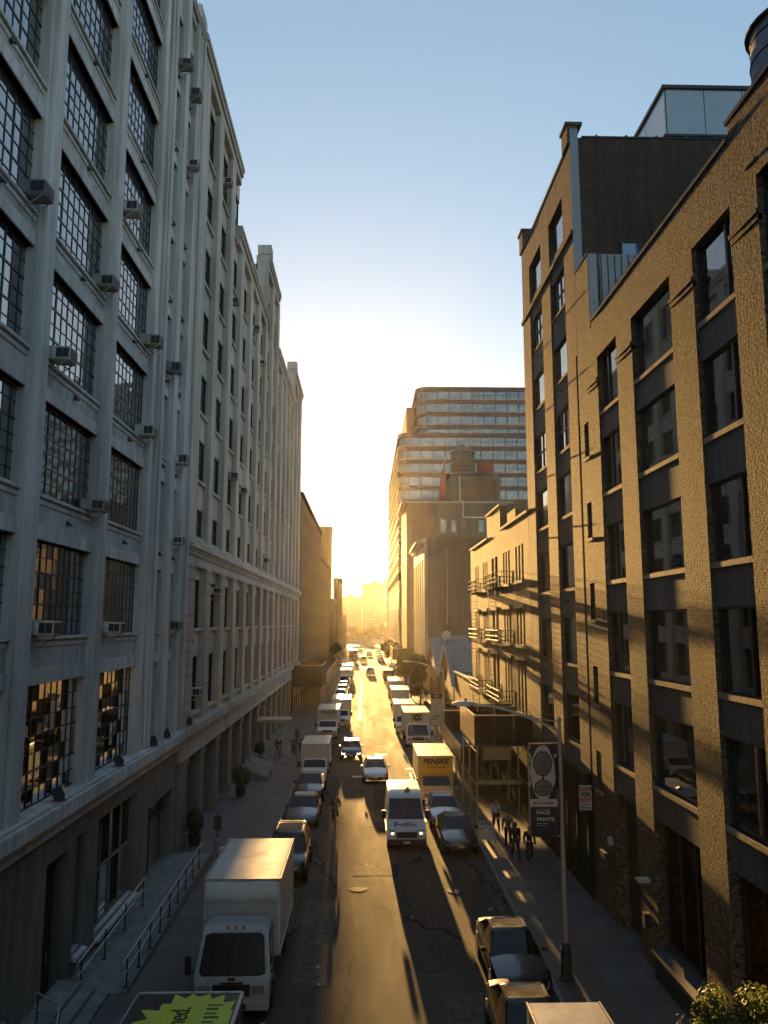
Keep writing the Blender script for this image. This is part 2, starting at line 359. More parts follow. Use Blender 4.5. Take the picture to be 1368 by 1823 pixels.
def tag(o, label=None, cat=None, group=None, kind=None):
    if label: o['label'] = label
    if cat: o['category'] = cat
    if group: o['group'] = group
    if kind: o['kind'] = kind
    return o
def thing(name, label, cat, loc=(0, 0, 0), rz=0, group=None):
    o = bpy.data.objects.new(name, None); o.empty_display_size = 0.3; COL.objects.link(o); o.location = loc; o.rotation_euler = (0, 0, rz)
    return tag(o, label, cat, group)
def inst(src, name, parent, loc=(0, 0, 0), rot=None):
    o = src.copy(); o.name = name; COL.objects.link(o); o.parent = parent; o.location = loc
    if rot is not None: o.rotation_euler = rot
    return o
def inst_mesh(me, name, parent, loc=(0, 0, 0), rot=(0, 0, 0)):
    o = bpy.data.objects.new(name, me); COL.objects.link(o); o.parent = parent; o.location = loc; o.rotation_euler = rot; return o
def text(body, size, mat, parent, loc, rot, name='lettering', ext=0.004, align='CENTER', shear=0.0, offset=0.0, sx=1.0, label=None):
    cu = bpy.data.curves.new(name, 'FONT'); cu.body = body; cu.size = size; cu.extrude = ext; cu.align_x = align; cu.align_y = 'CENTER'; cu.shear = shear; cu.offset = offset
    cu.materials.append(mat)
    tmp = bpy.data.objects.new(name, cu); COL.objects.link(tmp); dg = bpy.context.evaluated_depsgraph_get(); dg.update()
    me = bpy.data.meshes.new_from_object(tmp.evaluated_get(dg)); bpy.data.objects.remove(tmp)
    o = bpy.data.objects.new(name, me); COL.objects.link(o); o.parent = parent; o.location = loc; o.rotation_euler = rot; o.scale = (sx, 1, 1)
    if label: o['label'] = label
    return o

# steel sash window, facing +X (left side) : local frame y 0..W, z 0..H, x=0 at the glass plane
def sash_mesh(W, H, cols, rows, bar=0.03, heavy=(), hrows=(), depth=0.05, fr=0.05, sgn=1):
    b = MB(); d0, d1 = -0.02 * sgn, depth * sgn
    b.box(d0, d1, 0, fr, 0, H); b.box(d0, d1, W - fr, W, 0, H); b.box(d0, d1, fr, W - fr, 0, fr); b.box(d0, d1, fr, W - fr, H - fr, H)
    for c in range(1, cols):
        t = bar * (2.1 if c in heavy else 1); y = W * c / cols; k = 0.9 if c not in heavy else 1.15
        b.box(d0 * 0.9, d1 * k * 0.9, y - t / 2, y + t / 2, fr, H - fr)
    for r in range(1, rows):
        t = bar * (2.0 if r in hrows else 1); z = H * r / rows
        b.box(d0 * 0.8, d1 * (0.85 if r not in hrows else 1.05) * 0.85, fr, W - fr, z - t / 2, z + t / 2)
    return b
def pane_mesh(W, H, cols, rows, tilt=0.006, seed=1, sgn=1):
    r = random.Random(seed); b = MB()
    for c in range(cols):
        for k in range(rows):
            y0, y1, z0, z1 = W * c / cols, W * (c + 1) / cols, H * k / rows, H * (k + 1) / rows
            a = r.uniform(-tilt, tilt); e = r.uniform(-tilt, tilt); dy = (y1 - y0) / 2; dz = (z1 - z0) / 2
            def X(sy, sz): return (a * dy * sy + e * dz * sz)
            q = [(X(-1, -1), y0, z0), (X(1, -1), y1, z0), (X(1, 1), y1, z1), (X(-1, 1), y0, z1)]
            if sgn < 0: q = q[::-1]
            b.quad(*q)
    return b
def m_clear():
    t = NT('clear_shop_glass'); tr = t.n('ShaderNodeBsdfTransparent'); tr.inputs[0].default_value = (0.75, 0.72, 0.66, 1)
    gl = t.n('ShaderNodeBsdfGlossy'); gl.inputs['Roughness'].default_value = 0.03
    fr = t.n('ShaderNodeFresnel'); fr.inputs[0].default_value = 1.10
    mx = t.n('ShaderNodeMixShader'); t.l(fr.outputs[0], mx.inputs[0]); t.l(tr.outputs[0], mx.inputs[1]); t.l(gl.outputs[0], mx.inputs[2])
    t.l(mx.outputs[0], t.t.nodes['Material Output'].inputs[0]); return t.m
M['win_clear'] = m_clear()

# ================================================================== SETTING
KL, KR = -4.75, 5.8            # kerb lines
XL, XR = -9.0, 9.4             # facade lines
b = MB(); b.quad((-700, -70, -0.16), (700, -70, -0.16), (700, 440, -0.16), (-700, 440, -0.16)); tag(b.build('ground', M['earth']), kind='structure')
b = MB()
ny = 60
for i in range(ny):            # slightly crowned carriageway
    y0, y1 = -65 + 500 * i / ny, -65 + 500 * (i + 1) / ny
    xs = [KL, -2.2, 0.5, 3.2, KR]; zs = [-0.02, 0.03, 0.045, 0.03, -0.02]
    for j in range(4): b.quad((xs[j], y0, zs[j]), (xs[j + 1], y0, zs[j + 1]), (xs[j + 1], y1, zs[j + 1]), (xs[j], y1, zs[j]))
o = b.build('road', M['asphalt'], smooth=True); tag(o, kind='structure')
b = MB(); b.quad((KR + 0.0, 203, 0.0), (120, 203, 0.0), (120, 220, 0.0), (KR, 220, 0.0)); b.quad((-120, 203, 0.0), (KL, 203, 0.0), (KL, 220, 0.0), (-120, 220, 0.0))
tag(b.build('cross_road', M['asphalt']), kind='structure')
for nm, x0, x1, kx in (('pavement', KR, XR + 4.0, KR), ('pavement', XL - 4.0, KL, KL)):
    for y0, y1 in ((-65, 201.5), (221, 425)):
        b = MB(); e = 0.16
        if x0 == KR: b.box(x0 + e, x1, y0, y1, -0.1, 0.135)
        else: b.box(x0, x1 - e, y0, y1, -0.1, 0.135)
        tag(b.build(nm, M['pave']), kind='structure')
        b = MB()
        if x0 == KR: b.box(x0, x0 + e, y0, y1, -0.1, 0.14)
        else: b.box(x1 - e, x1, y0, y1, -0.1, 0.14)
        tag(b.build('kerb', M['kerb'], bevel=0.02), kind='structure')
b = MB()
zl = 0.05
def stripe(x0, x1, y0, y1, n=1):
    for i in range(n):
        a, c = y0 + (y1 - y0) * i / n, y0 + (y1 - y0) * (i + 1) / n
        b.quad((x0, a, zl), (x1, a, zl), (x1, c, zl), (x0, c, zl))
stripe(-0.68, -0.53, 93, 152, 6)
for y in (59.0, 74.0): stripe(-0.9, -0.15, y, y + 0.5)
stripe(0.9, 1.9, 68.5, 69.1); stripe(3.2, 3.9, 62, 62.5)
stripe(3.4, 3.55, 46, 46.8)
for i in range(9): stripe(-3.9 + i * 1.1, -3.35 + i * 1.1, 197.5, 200.5)
stripe(-3.8, 5.0, 194.6, 195.1, 1)
stripe(3.35, 4.7, 57.6, 57.75); stripe(3.35, 3.5, 57.75, 60.5); stripe(-1.6, -1.3, 71, 71.5)
tag(b.build('road_marking', M['line']), kind='structure')
for kk, (x0, x1, y0, y1) in enumerate(((-2.3, -1.1, 26, 33.5), (0.6, 1.7, 47, 55), (2.4, 3.6, 20, 25.5), (-0.5, 1.6, 36.6, 38.2), (3.0, 4.3, 60, 68), (-3.9, -2.6, 62, 75), (-0.2, 0.9, 78, 92))):
    b = MB(); n_ = 6
    for q in range(n_):
        a, c = y0 + (y1 - y0) * q / n_, y0 + (y1 - y0) * (q + 1) / n_; zc = .049 if -2.0 < x0 and x1 < 2.4 else .042; b.quad((x0, a, zc), (x1, a, zc), (x1, c, zc), (x0, c, zc))
    tag(b.build('road_patch', M['patch_a' if kk % 2 else 'patch_b']), kind='structure')
b = MB(); r9 = random.Random(21)
for k in range(90):
    x, y = r9.choice((r9.uniform(KL + .05, KL + .9), r9.uniform(KR - .9, KR - .05), r9.uniform(KL, KR))), r9.uniform(18, 90); q = r9.uniform(.02, .07); a = r9.uniform(0, 3)
    b.add([(x + q * math.cos(a + i * 1.57) * (1 if i % 2 else 1.6), y + q * math.sin(a + i * 1.57), .058 if -3.5 < x < 4.5 else .03) for i in range(4)], [(0, 1, 2, 3)])
tag(b.build('litter', M['ac_white'] if 'ac_white' in M else None), 'scattered scraps of paper and leaves on the asphalt', 'litter', kind='stuff')
for i, (x, y, lab) in enumerate(((-0.25, 34.9, 'round cast iron manhole cover in the sunlit lane left of the white delivery van shadow'), (2.2, 27.3, 'round manhole cover inside the van shadow, nearest to the bottom of the picture'),
                                 (3.9, 34.6, 'manhole cover at the right edge of the delivery van shadow'), (-1.28, 59.2, 'small bright manhole cover beside the silver saloon in the middle lane'))):
    b = MB(); zz = 0.048 if abs(x) < 3 else 0.035
    b.lathe([(0.40, zz - 0.04), (0.40, zz), (0.36, zz + 0.008), (0.33, zz + 0.008), (0.31, zz + 0.002), (0.0, zz + 0.004)], (x, y, 0), 28)
    o = b.build('manhole_cover', M['iron']); tag(o, lab, 'manhole cover', 'manhole covers in the road')
b = MB(); b.quad((-900, 441, -1.5), (900, 441, -1.5), (900, 780, -1.5), (-900, 780, -1.5)); tag(b.build('river_water', M['water']), kind='structure')
b = MB(); b.box(-900, 900, 780, 960, -2.5, 1.0); tag(b.build('far_shore', M['earth']), kind='structure')

# ================================================================== LEFT: grey loft building (near)
def floors_between(z, rows): return rows
B1 = thing('loft_building', 'grey painted loft building with tall gridded steel windows and bulky concrete piers', 'building', (-9.6, 20, 0))
B1_ROWS = [(6.06, 9.47), (10.83, 13.54), (14.84, 17.56), (18.71, 21.57), (22.58, 25.44), (26.45, 29.29), (30.3, 33.15), (34.15, 37.0), (38.0, 40.9)]
B1_TOP = 43.4
BIG = [(4.4, 9.5), (10.1, 15.1), (15.8, 20.75), (21.5, 26.5), (27.2, 32.15)]       # big openings (y0,y1)
SMALL = [(34.0, 35.6), (36.4, 37.95)]
OPEN = BIG + SMALL
SPX, GLX = -9.26, -9.46
wall = MB()
# piers
edges = [-40.0] + [v for o_ in OPEN for v in o_] + [39.4]
wall.box(-9.7, XL, -40, 4.4, 6.0, B1_TOP)
for i in range(len(OPEN) - 1):
    wall.nx(); y0, y1 = OPEN[i][1], OPEN[i + 1][0]
    if i == 4:                                    # wide pier is two strips with a recess between
        wall.box(-9.7, -9.06, y0, y0 + 0.55, 6.0, B1_TOP); wall.box(-9.7, -9.18, y0 + 0.55, y0 + 1.05, 6.0, B1_TOP); wall.box(-9.7, XL, y0 + 1.05, y1, 6.0, B1_TOP)
    else:
        wall.box(-9.7, XL, y0, y1, 6.0, B1_TOP)
        wall.box(-9.7, -9.12, y0 - 0.12, y0, 6.0, B1_TOP - 0.2); wall.box(-9.7, -9.12, y1, y1 + 0.10, 6.0, B1_TOP - 0.2)
wall.nx(); wall.box(-9.7, XL, 37.95, 38.5, 6.0, B1_TOP + 0.5); wall.box(-9.7, -9.2, 38.5, 38.8, 6.0, B1_TOP); wall.box(-9.7, -9.03, 38.8, 39.4, 6.0, B1_TOP + 0.5)
wall.each('pier', M['paint_smooth'], B1, world=True, bevel=0.03)
sp = MB(); tr = MB()
for (y0, y1) in OPEN:
    ya, yb = (y0 + 0.10, y1 - 0.12) if y1 - y0 > 3 else (y0 + 0.1, y1 - 0.12)
    zprev = 5.9
    for (z0, z1) in B1_ROWS:
        sp.nx(); tr.nx()
        if z0 > 6.1: sp.box(-9.72, SPX, ya, yb, zprev, z0)
        if z0 > 6.1:
            tr.box(-9.6, -9.15, ya, yb, z0 - 0.11, z0 + 0.0); tr.box(-9.6, -9.225, ya, yb, z0 - 0.30, z0 - 0.135)
        tr.nx(); tr.box(-9.62, -9.215, ya, yb, z1, z1 + 0.44)
        zprev = z1 + 0.0
    sp.nx(); tr.nx(); sp.box(-9.72, SPX, ya, yb, zprev, B1_TOP)
    tr.box(-9.6, -9.10, ya, yb, B1_TOP - 0.7, B1_TOP - 0.45)
sp.each('spandrel', M['paint_wall'], B1, world=True)
tr.each('moulding', M['paint_smooth'], B1, world=True, bevel=0.015)
cp = MB(); cp.box(-10.2, -8.93, -40, 39.4, B1_TOP + 0.0, B1_TOP + 0.22); cp.box(-10.0, -8.97, -40, 39.4, B1_TOP - 0.25, B1_TOP - 0.02)
for y0, y1 in ((9.5, 10.1), (15.1, 15.8), (20.75, 21.5), (26.5, 27.2), (32.15, 34), (38.0, 39.4)): cp.box(-9.9, -8.9, y0 - 0.05, y1 + 0.05, B1_TOP + 0.22, B1_TOP + 0.95)
cp.build('parapet_cap', M['paint_smooth'], B1, world=True, bevel=0.03)
core = MB(); core.box(-34, -9.72, -40, 39.35, 9.9, B1_TOP - 0.1); core.box(-34, -13.2, -40, 39.35, 0, 9.9); core.box(-13.2, -9.72, -40, 4.4, 0, 9.9)
core.build('core', M['black_in'], B1, world=True)
rm = MB(); rm.box(-13.2, -9.60, 4.4, 39.3, 5.6, 5.95); rm.box(-13.2, -9.66, 4.4, 39.3, 9.7, 9.9)
for y in (9.8, 15.45, 21.1, 26.85, 32.9): rm.box(-13.2, -9.66, y - 0.15, y + 0.15, 5.95, 9.7)
rm.build('room_partition', M['room'], B1, world=True)
furn = MB(); r2 = random.Random(3)
for (y0, y1) in BIG[1:]:
    for k in range(7):
        y = r2.uniform(y0 + 0.2, y1 - 1.0); x = r2.uniform(-12.6, -10.6); h = r2.uniform(0.5, 1.1)
        furn.nx(); furn.box(x, x + r2.uniform(0.5, 1.0), y, y + r2.uniform(0.4, 1.3), 5.96, 5.96 + h)
furn.each('furniture', M['bark'], B1, world=True)
lampi = MB()
for (y0, y1, n) in ((15.8, 20.7, 2), (21.5, 26.5, 5), (27.2, 32.1, 3)):
    for k in range(n):
        y = r2.uniform(y0 + 0.5, y1 - 0.9); x = r2.uniform(-12.9, -10.4); z = r2.uniform(6.7, 8.9)
        lampi.nx(); lampi.box(x, x + 0.05, y, y + r2.uniform(0.12, 0.28), z, z + r2.uniform(0.12, 0.35))
lampi.each('table_lamp', M['lamp_warm'], B1, world=True)
tubes = MB()
for (y0, y1) in BIG[2:]:
    for k in range(3):
        y = y0 + 0.7 + k * 1.4 + r2.uniform(-0.3, 0.3); x = -12.3 + 0.6 * k
        tubes.nx(); tubes.box(x, x + 0.06, y, y + 0.28, 9.45, 9.50)
tubes.each('ceiling_light', M['lamp_cool'], B1, world=True)
# windows
wb = {}
for kind, W, cols, rows, heavy, hr in (('big', 5.02, 11, 6, (3, 8), (2, 4)), ('small', 1.55, 4, 6, (), (2, 4))):
    for H in (2.75, 3.42):
        key = (kind, round(H, 2))
        src = sash_mesh(W, H, cols, rows if H < 3 else 7, 0.026, heavy, hr, 0.022, 0.05).build('window', M['steel'])
        panes = [pane_mesh(W, H, cols, rows if H < 3 else 7, 0.012, seed=s_).build('pane', M['win_left' if kind == 'big' else 'win_right']) for s_ in (1, 2, 3)]
        wb[key] = (src, panes)
calm = {k: pane_mesh(W, 3.42, c, 7, 0.0025, seed=5).build('pane', M['win_clear']) for k, W, c in (('big', 5.02, 11), ('small', 1.55, 4))}
wi = 0
for (y0, y1) in OPEN:
    for ri, (z0, z1) in enumerate(B1_ROWS):
        kind = 'big' if y1 - y0 > 3 else 'small'; H = 3.42 if ri == 0 else 2.75
        src, panes = wb[(kind, H)]
        W = 5.02 if kind == 'big' else 1.55
        f = inst(src, 'window', B1, (GLX + 9.6, y0 + (y1 - y0 - W) / 2 - 20, z0 - 0.01)); f.scale = (1, 1, (z1 - z0 + 0.02) / H)
        p = inst(panes[wi % 3], 'pane', f, (-0.004, 0, 0)); wi += 1
        if ri == 0 and y0 > 9:
            p.data = calm[kind].data
for q in calm.values(): bpy.data.objects.remove(q)
for src, panes in wb.values():
    bpy.data.objects.remove(src)
    for p in panes: bpy.data.objects.remove(p)
# open vent sash in the second big column and one in the third
for (y, z, wv, hv, a) in ((22.8, 11.9, 2.0, 0.95, 50), (29.4, 24.0, 1.0, 1.4, 25), (26.0, 23.6, 0.6, 1.5, 12)):
    f = sash_mesh(wv, hv, 4, 2, 0.03, (), (), 0.04, 0.05).build('vent_sash', M['steel'], B1); f.location = (0.08, y - 20, z); f.rotation_euler = (0, R(-a), 0)
    g_ = pane_mesh(wv, hv, 4, 2).build('pane', M['win_left'], f)
# wall lamps over the spandrels (small brackets)
brk = MB()
for (y0, y1) in OPEN:
    for (z0, z1) in B1_ROWS[1:-1]:
        y = (y0 + y1) / 2 + 0.2; z = z1 + 0.72; brk.nx()
        brk.box(-9.26, -9.19, y - 0.05, y + 0.05, z - 0.07, z + 0.07); brk.tube((-9.2, y, z), (-9.1, y + 0.04, z - 0.08), 0.035)
brk.each('wall_bracket', M['ac_dark'], B1, world=True)
pp = MB(); pp.nx(); pp.tube((-8.95, 33.35, 6.2), (-8.95, 33.35, 43), 0.06); pp.nx(); pp.tube((-8.96, 32.9, 6.2), (-8.96, 32.9, 42), 0.035); pp.nx(); pp.tube((-8.94, 39.25, 6.2), (-8.94, 39.25, 43), 0.07)
pp.each('downpipe', M['paint_smooth'], B1, world=True, smooth=True)
# ledge + ground floor
lg = MB(); lg.box(-9.8, -8.72, -40, 39.4, 5.55, 5.98); lg.box(-9.75, -8.85, -40, 39.4, 5.98, 6.05); lg.box(-9.7, -8.86, -40, 39.4, 5.38, 5.545); lg.box(-9.7, -8.98, -40, 39.4, 5.1, 5.375)
lg.build('ledge', M['paint_smooth'], B1, world=True, bevel=0.02)
GX = -9.15
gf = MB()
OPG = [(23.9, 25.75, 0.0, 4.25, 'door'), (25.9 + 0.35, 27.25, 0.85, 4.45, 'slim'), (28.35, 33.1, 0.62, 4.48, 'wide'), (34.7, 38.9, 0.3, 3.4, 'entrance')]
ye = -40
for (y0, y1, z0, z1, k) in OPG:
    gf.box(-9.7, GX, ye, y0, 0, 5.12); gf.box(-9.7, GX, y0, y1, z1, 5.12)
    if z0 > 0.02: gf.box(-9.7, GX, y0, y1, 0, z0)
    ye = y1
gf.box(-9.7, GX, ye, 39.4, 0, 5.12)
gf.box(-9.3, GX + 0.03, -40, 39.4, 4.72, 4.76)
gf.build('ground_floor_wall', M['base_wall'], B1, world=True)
so_ = MB()
for (y0, y1, z0, z1, k) in OPG[1:3]:
    so_.nx(); so_.slab((-9.6, y0, z0 + 0.06), (-8.98, y0, z0 - 0.05), (-8.98, y1, z0 - 0.05), (-9.6, y1, z0 + 0.06), (0, 0, 0.10))
so_.each('window_sill', M['paint_smooth'], B1, world=True)
dk = MB(); dk.box(-9.9, -9.62, 23.9, 25.75, 0, 4.25); o = dk.build('door', M['dark_metal'], B1, world=True)
d2 = MB(); d2.tube((-9.6, 25.4, 0.9), (-9.6, 25.4, 1.4), 0.03); d2.box(-9.63, -9.58, 24.8, 24.84, 0.1, 4.1); h_ = d2.build('handle', M['chrome'], o); h_.location = (9.6, -20, 0)
for (y0, y1, z0, z1, cols, rows) in ((26.25, 27.25, 0.85, 4.45, 1, 2), (28.35, 33.1, 0.62, 4.48, 4, 2)):
    f = sash_mesh(y1 - y0, z1 - z0, cols, rows, 0.08, (), (), 0.08, 0.07).build('shop_window', M['base_wall'], B1); f.location = (0.10, y0 - 20, z0)
    pane_mesh(y1 - y0, z1 - z0, cols, rows, 0.004).build('pane', M['win_clear'], f)
en = MB(); en.box(-10.5, -9.72, 34.7, 38.9, 0.3, 3.4); en.build('entrance_recess', M['grey_panel'], B1, world=True)
en = MB(); en.box(-9.72, -9.5, 36.2, 36.35, 0.3, 3.4); en.box(-9.72, -9.5, 34.7, 38.9, 2.5, 2.6); en.build('entrance_frame', M['dark_metal'], B1, world=True)
gl_ = MB()
for (y, z) in ((30.2, 4.0), (24.4, 4.0)): gl_.nx(); gl_.lathe([(0.0, z - 0.16), (0.09, z - 0.13), (0.13, z), (0.09, z + 0.12), (0.0, z + 0.15)], (-9.9, y, 0), 10)
gl_.each('globe_lamp', M['lamp_cool'], B1, world=True)
core2 = MB(); core2.box(-13.1, -12.9, 23, 39, 0, 5.5); core2.box(-13.1, -9.8, 26.0, 26.2, 0, 5.4); core2.box(-13.1, -9.8, 33.4, 33.6, 0, 5.4); core2.box(-13.1, -9.75, 26.2, 33.4, 0, 0.1); core2.build('shop_room', M['room'], B1, world=True)
# flood lights on the ledge: lifted-away things
for (y, z, lit, lab) in ((24.0, 6.28, 0, 'nearest floodlight on the grey ledge, a dark box'), (29.6, 6.28, 0, 'dark floodlight on the ledge under the lit interior window'), (34.3, 6.25, 1, 'white faced floodlight on the ledge below the first narrow window column'), (36.5, 6.25, 1, 'white faced floodlight on the ledge below the second narrow window column'), (41.0, 6.2, 0, 'dark floodlight at the start of the stone building ledge')):
    t = thing('floodlight', lab, 'floodlight', (-8.82, y, 6.05), 0, 'floodlights along the left ledge')
    b = MB(); b.box(-0.18, 0.12, -0.25, 0.22, 0.10, 0.42); o = b.build('housing', M['ac_dark'], t, bevel=0.02); o.rotation_euler = (0, R(-25), R(15))
    b = MB(); b.box(0.125, 0.14, -0.22, 0.19, 0.13, 0.39); o2 = b.build('lens', M['ac_white'] if lit else M['grey_panel'], o)
    b = MB(); b.tube((0, 0, 0), (0, 0, 0.15), 0.03); b.box(-0.1, 0.1, -0.06, 0.06, 0, 0.02); b.build('bracket', M['ac_dark'], t)

# ================================================================== LEFT: long stone building
B2 = thing('stone_building', 'long pale stone building with deep vertical piers, rusticated lower floors and corner pavilions', 'building', (-9.6, 70, 0))
OP2 = [(41.6, 44.45)] + [(45.9 + 4.63 * k, 45.9 + 4.63 * k + 3.1) for k in range(13)]
ROW2 = [(6.35, 9.4), (10.79, 13.58), (15.75, 17.5), (18.92, 21.41), (22.78, 25.23), (26.57, 29.03), (30.42, 32.9), (34.29, 36.8), (38.13, 41.72)]
def roof2(y):
    return 43.0 if y < 52.6 else 44.3 if 68.3 < y < 78 else 42.6 if y > 96 else 38.55
SP2, GL2 = -9.34, -9.44
pl_ = MB(); pu = MB()
pe = [(39.4, 41.6)] + [(OP2[i][1], OP2[i + 1][0]) for i in range(len(OP2) - 1)] + [(OP2[-1][1], 107.5)]
for (y0, y1) in pe:
    top = max(roof2(y0), roof2(y1)); pl_.nx(); pu.nx()
    z = 6.0                                         # rusticated courses with open joints
    while z < 14.2:
        z2 = min(z + 0.62, 14.3); pl_.box(-9.95, XL, y0, y1, z, z2 - 0.05); pl_.box(-9.95, XL - 0.06, y0, y1, z2 - 0.05, z2); z = z2
    pu.box(-9.95, XL - 0.02, y0 + 0.08, y1 - 0.08, 15.5, top)
pl_.each('rusticated_pier', M['stone_low'], B2, world=True); pu.each('upper_pier', M['stone'], B2, world=True, bevel=0.03)
spl = MB(); spu = MB(); sl2 = MB(); hole = MB()
for (y0, y1) in OP2:
    top = roof2((y0 + y1) / 2); zp = 5.9
    for (z0, z1) in ROW2:
        if z0 > top - 3: continue
        spl.nx(); spu.nx(); sl2.nx(); hole.nx(); tgt = spl if z0 < 15 else spu; sx = SP2 if z0 > 15 else -9.28
        if z0 - zp > 0.05: tgt.box(-9.95, sx, y0 - 0.1, y1 + 0.1, zp, z0)
        sl2.box(-9.9, sx + 0.16, y0, y0 + (y1 - y0), z0 - 0.02, z0 + 0.13)
        hole.box(sx - 0.05, sx + 0.06, y0 + 1.0, y0 + 1.22, z0 - 0.75, z0 - 0.45)
        zp = z1 if z1 < top else top
    spu.nx(); spu.box(-9.95, SP2, y0 - 0.1, y1 + 0.1, zp, top)
spl.each('lower_spandrel', M['stone_low'], B2, world=True); spu.each('upper_spandrel', M['stone'], B2, world=True)
sl2.each('window_sill', M['stone'], B2, world=True); hole.each('wall_vent', M['ac_dark'], B2, world=True)
cn = MB(); cn.box(-9.95, XL - 0.01, 39.4, 107.5, 14.2, 14.75); cn.box(-9.9, -8.7, 39.4, 107.6, 15.05, 15.3); cn.box(-9.9, -8.82, 39.4, 107.55, 14.9, 15.05); cn.box(-9.9, -8.9, 39.4, 107.5, 14.72, 14.9); cn.box(-9.95, -8.86, 39.4, 107.5, 15.3, 15.6)
cn.build('belt_cornice', M['stone'], B2, world=True, bevel=0.02)
tc = MB()
for (y0, y1) in ((39.4, 52.5), (52.5, 68.6), (68.6, 77.4), (77.4, 96.5), (96.5, 107.6)):
    h = roof2((y0 + y1) / 2)
    tc.box(-10.3, -9.0, y0, y1, h - 0.6, h); tc.box(-10.2, -8.86, y0, y1, h, h + 0.35); tc.box(-10.2, -8.78, y0, y1, h + 0.35, h + 0.70); tc.box(-10.2, -8.84, y0, y1, h + 0.70, h + 0.85)
    if h > 40:
        if y0 > 50: tc.box(-10.1, -8.85, y0 + .1, y0 + 1.5, h + 0.95, h + 1.9)
    if h > 40 and y0 > 50: tc.box(-14, -9.02, y0, y0 + 0.4, 38, h)
tc.build('roof_cornice', M['stone'], B2, world=True, bevel=0.03)
cr = MB()
for (y0, y1) in ((39.42, 52.4), (52.4, 68.7), (68.7, 77.3), (77.3, 96.6), (96.6, 107.45)): cr.box(-34, -9.9, y0, y1, 0, roof2((y0 + y1) / 2) - 0.05)
cr.build('core', M['party'], B2, world=True)
lg = MB(); lg.box(-9.8, -8.72, 39.4, 107.5, 5.55, 5.98); lg.box(-9.75, -8.88, 39.4, 107.5, 5.98, 6.03); lg.box(-9.9, -9.02, 39.4, 107.5, 4.55, 5.55); lg.box(-9.9, -8.9, 39.4, 107.5, 4.42, 4.56)
lg.build('ledge', M['stone_low'], B2, world=True, bevel=0.02)
gp = MB()
for (y0, y1) in pe:
    gp.nx(); gp.box(-9.95, -9.05, y0 + 0.1, y1 - 0.1, 0, 4.45); gp.box(-9.9, -8.98, y0, y1, 4.0, 4.42); gp.box(-9.9, -8.98, y0 + 0.03, y1 - 0.03, 0, 0.7)
gp.each('ground_floor_pier', M['base_wall'], B2, world=True, bevel=0.02)
gd = MB()
for (y0, y1) in OP2: gd.nx(); gd.box(-9.95, -9.7, y0 - 0.15, y1 + 0.15, 3.3, 4.45)
gd.each('transom_panel', M['base_wall'], B2, world=True)
src = {}
for H in (2.45, 1.75, 3.0, 3.55):
    src[H] = (sash_mesh(3.1, H, 2, 2, 0.07, (), (), 0.06, 0.08).build('window', M['dark_metal']), pane_mesh(3.1, H, 2, 2, 0.006).build('pane', M['win_dark']))
n2 = 0; rest_f = MB(); rest_p = MB()
for ci, (y0, y1) in enumerate(OP2):
    top = roof2((y0 + y1) / 2)
    for ri, (z0, z1) in enumerate(ROW2):
        if z0 > top - 3: continue
        h = min(z1, top) - z0; H = min(src, key=lambda q: abs(q - h)); gx = GL2 if z0 > 15 else -9.47
        if n2 < 92:
            f = inst(src[H][0], 'window', B2, (gx + 9.6, y0 - 70, z0)); f.scale = (1, (y1 - y0) / 3.1, h / H); inst(src[H][1], 'pane', f, (-0.01, 0, 0)); n2 += 1
        else:
            rest_p.quad((gx, y0, z0), (gx, y1, z0), (gx, y1, z0 + h), (gx, y0, z0 + h))
    f = inst(src[3.0][0], 'window', B2, (-9.8 + 9.6, y0 - 70, 0.1)) if ci < 6 else None
    if f: f.scale = (1, (y1 - y0) / 3.1, 1.07); inst(src[3.0][1], 'pane', f, (-0.01, 0, 0))
    else: rest_p.quad((-9.8, y0, 0.1), (-9.8, y1, 0.1), (-9.8, y1, 3.3), (-9.8, y0, 3.3))
rest_p.build('far_window', M['win_dark'], B2, world=True)['kind'] = 'stuff'
for a_, c_ in src.values(): bpy.data.objects.remove(a_); bpy.data.objects.remove(c_)

# ------------------------------------------------------------------ air conditioners (each its own thing)
def ac_unit(y, z, xw, style, label, w=0.60, h=0.41, d=0.47):
    r_ = random.Random(int(y * 31 + z * 17)); w *= r_.uniform(.88, 1.12); h *= r_.uniform(.86, 1.15); d *= r_.uniform(.8, 1.1)
    t = thing('air_conditioner', label, 'air conditioner', (xw, y, z), 0, 'window air conditioners on the left facades'); t.rotation_euler = (0, R(r_.uniform(0, 3.5)), R(r_.uniform(-2, 2)))
    cm = {'white': M['ac_white'], 'tan': M['ac_tan'], 'dark': M['grey_panel']}[style]
    b = MB(); b.box(-0.35, d, -w / 2, w / 2, 0, h); b.build('casing', cm, t, bevel=0.02)
    b = MB()                                          # side louvres towards the street and the end grille
    for k in range(2): b.box(d - 0.40 + 0.19 * k, d - 0.225 + 0.19 * k, -w / 2 - 0.012, -w / 2 - 0.004, 0.06, h - 0.06)
    b.box(d + 0.004, d + 0.012, -w / 2 + 0.05, w / 2 - 0.05, 0.05, h - 0.05); b.build('grille', M['ac_dark'], t)
    b = MB(); b.tube((d - 0.08, -w / 2 + 0.05, 0), (-0.12, -w / 2 + 0.05, -0.38), 0.018); b.tube((d - 0.08, w / 2 - 0.05, 0), (-0.12, w / 2 - 0.05, -0.38), 0.018)
    b.tube((-0.1, -w / 2 + 0.05, -0.012), (d, -w / 2 + 0.05, -0.012), 0.018); b.tube((-0.1, w / 2 - 0.05, -0.012), (d, w / 2 - 0.05, -0.012), 0.018); b.build('bracket', M['ac_tan'], t)
ORD = ['ledge level', 'first', 'second', 'third', 'fourth', 'fifth', 'sixth', 'seventh', 'eighth']
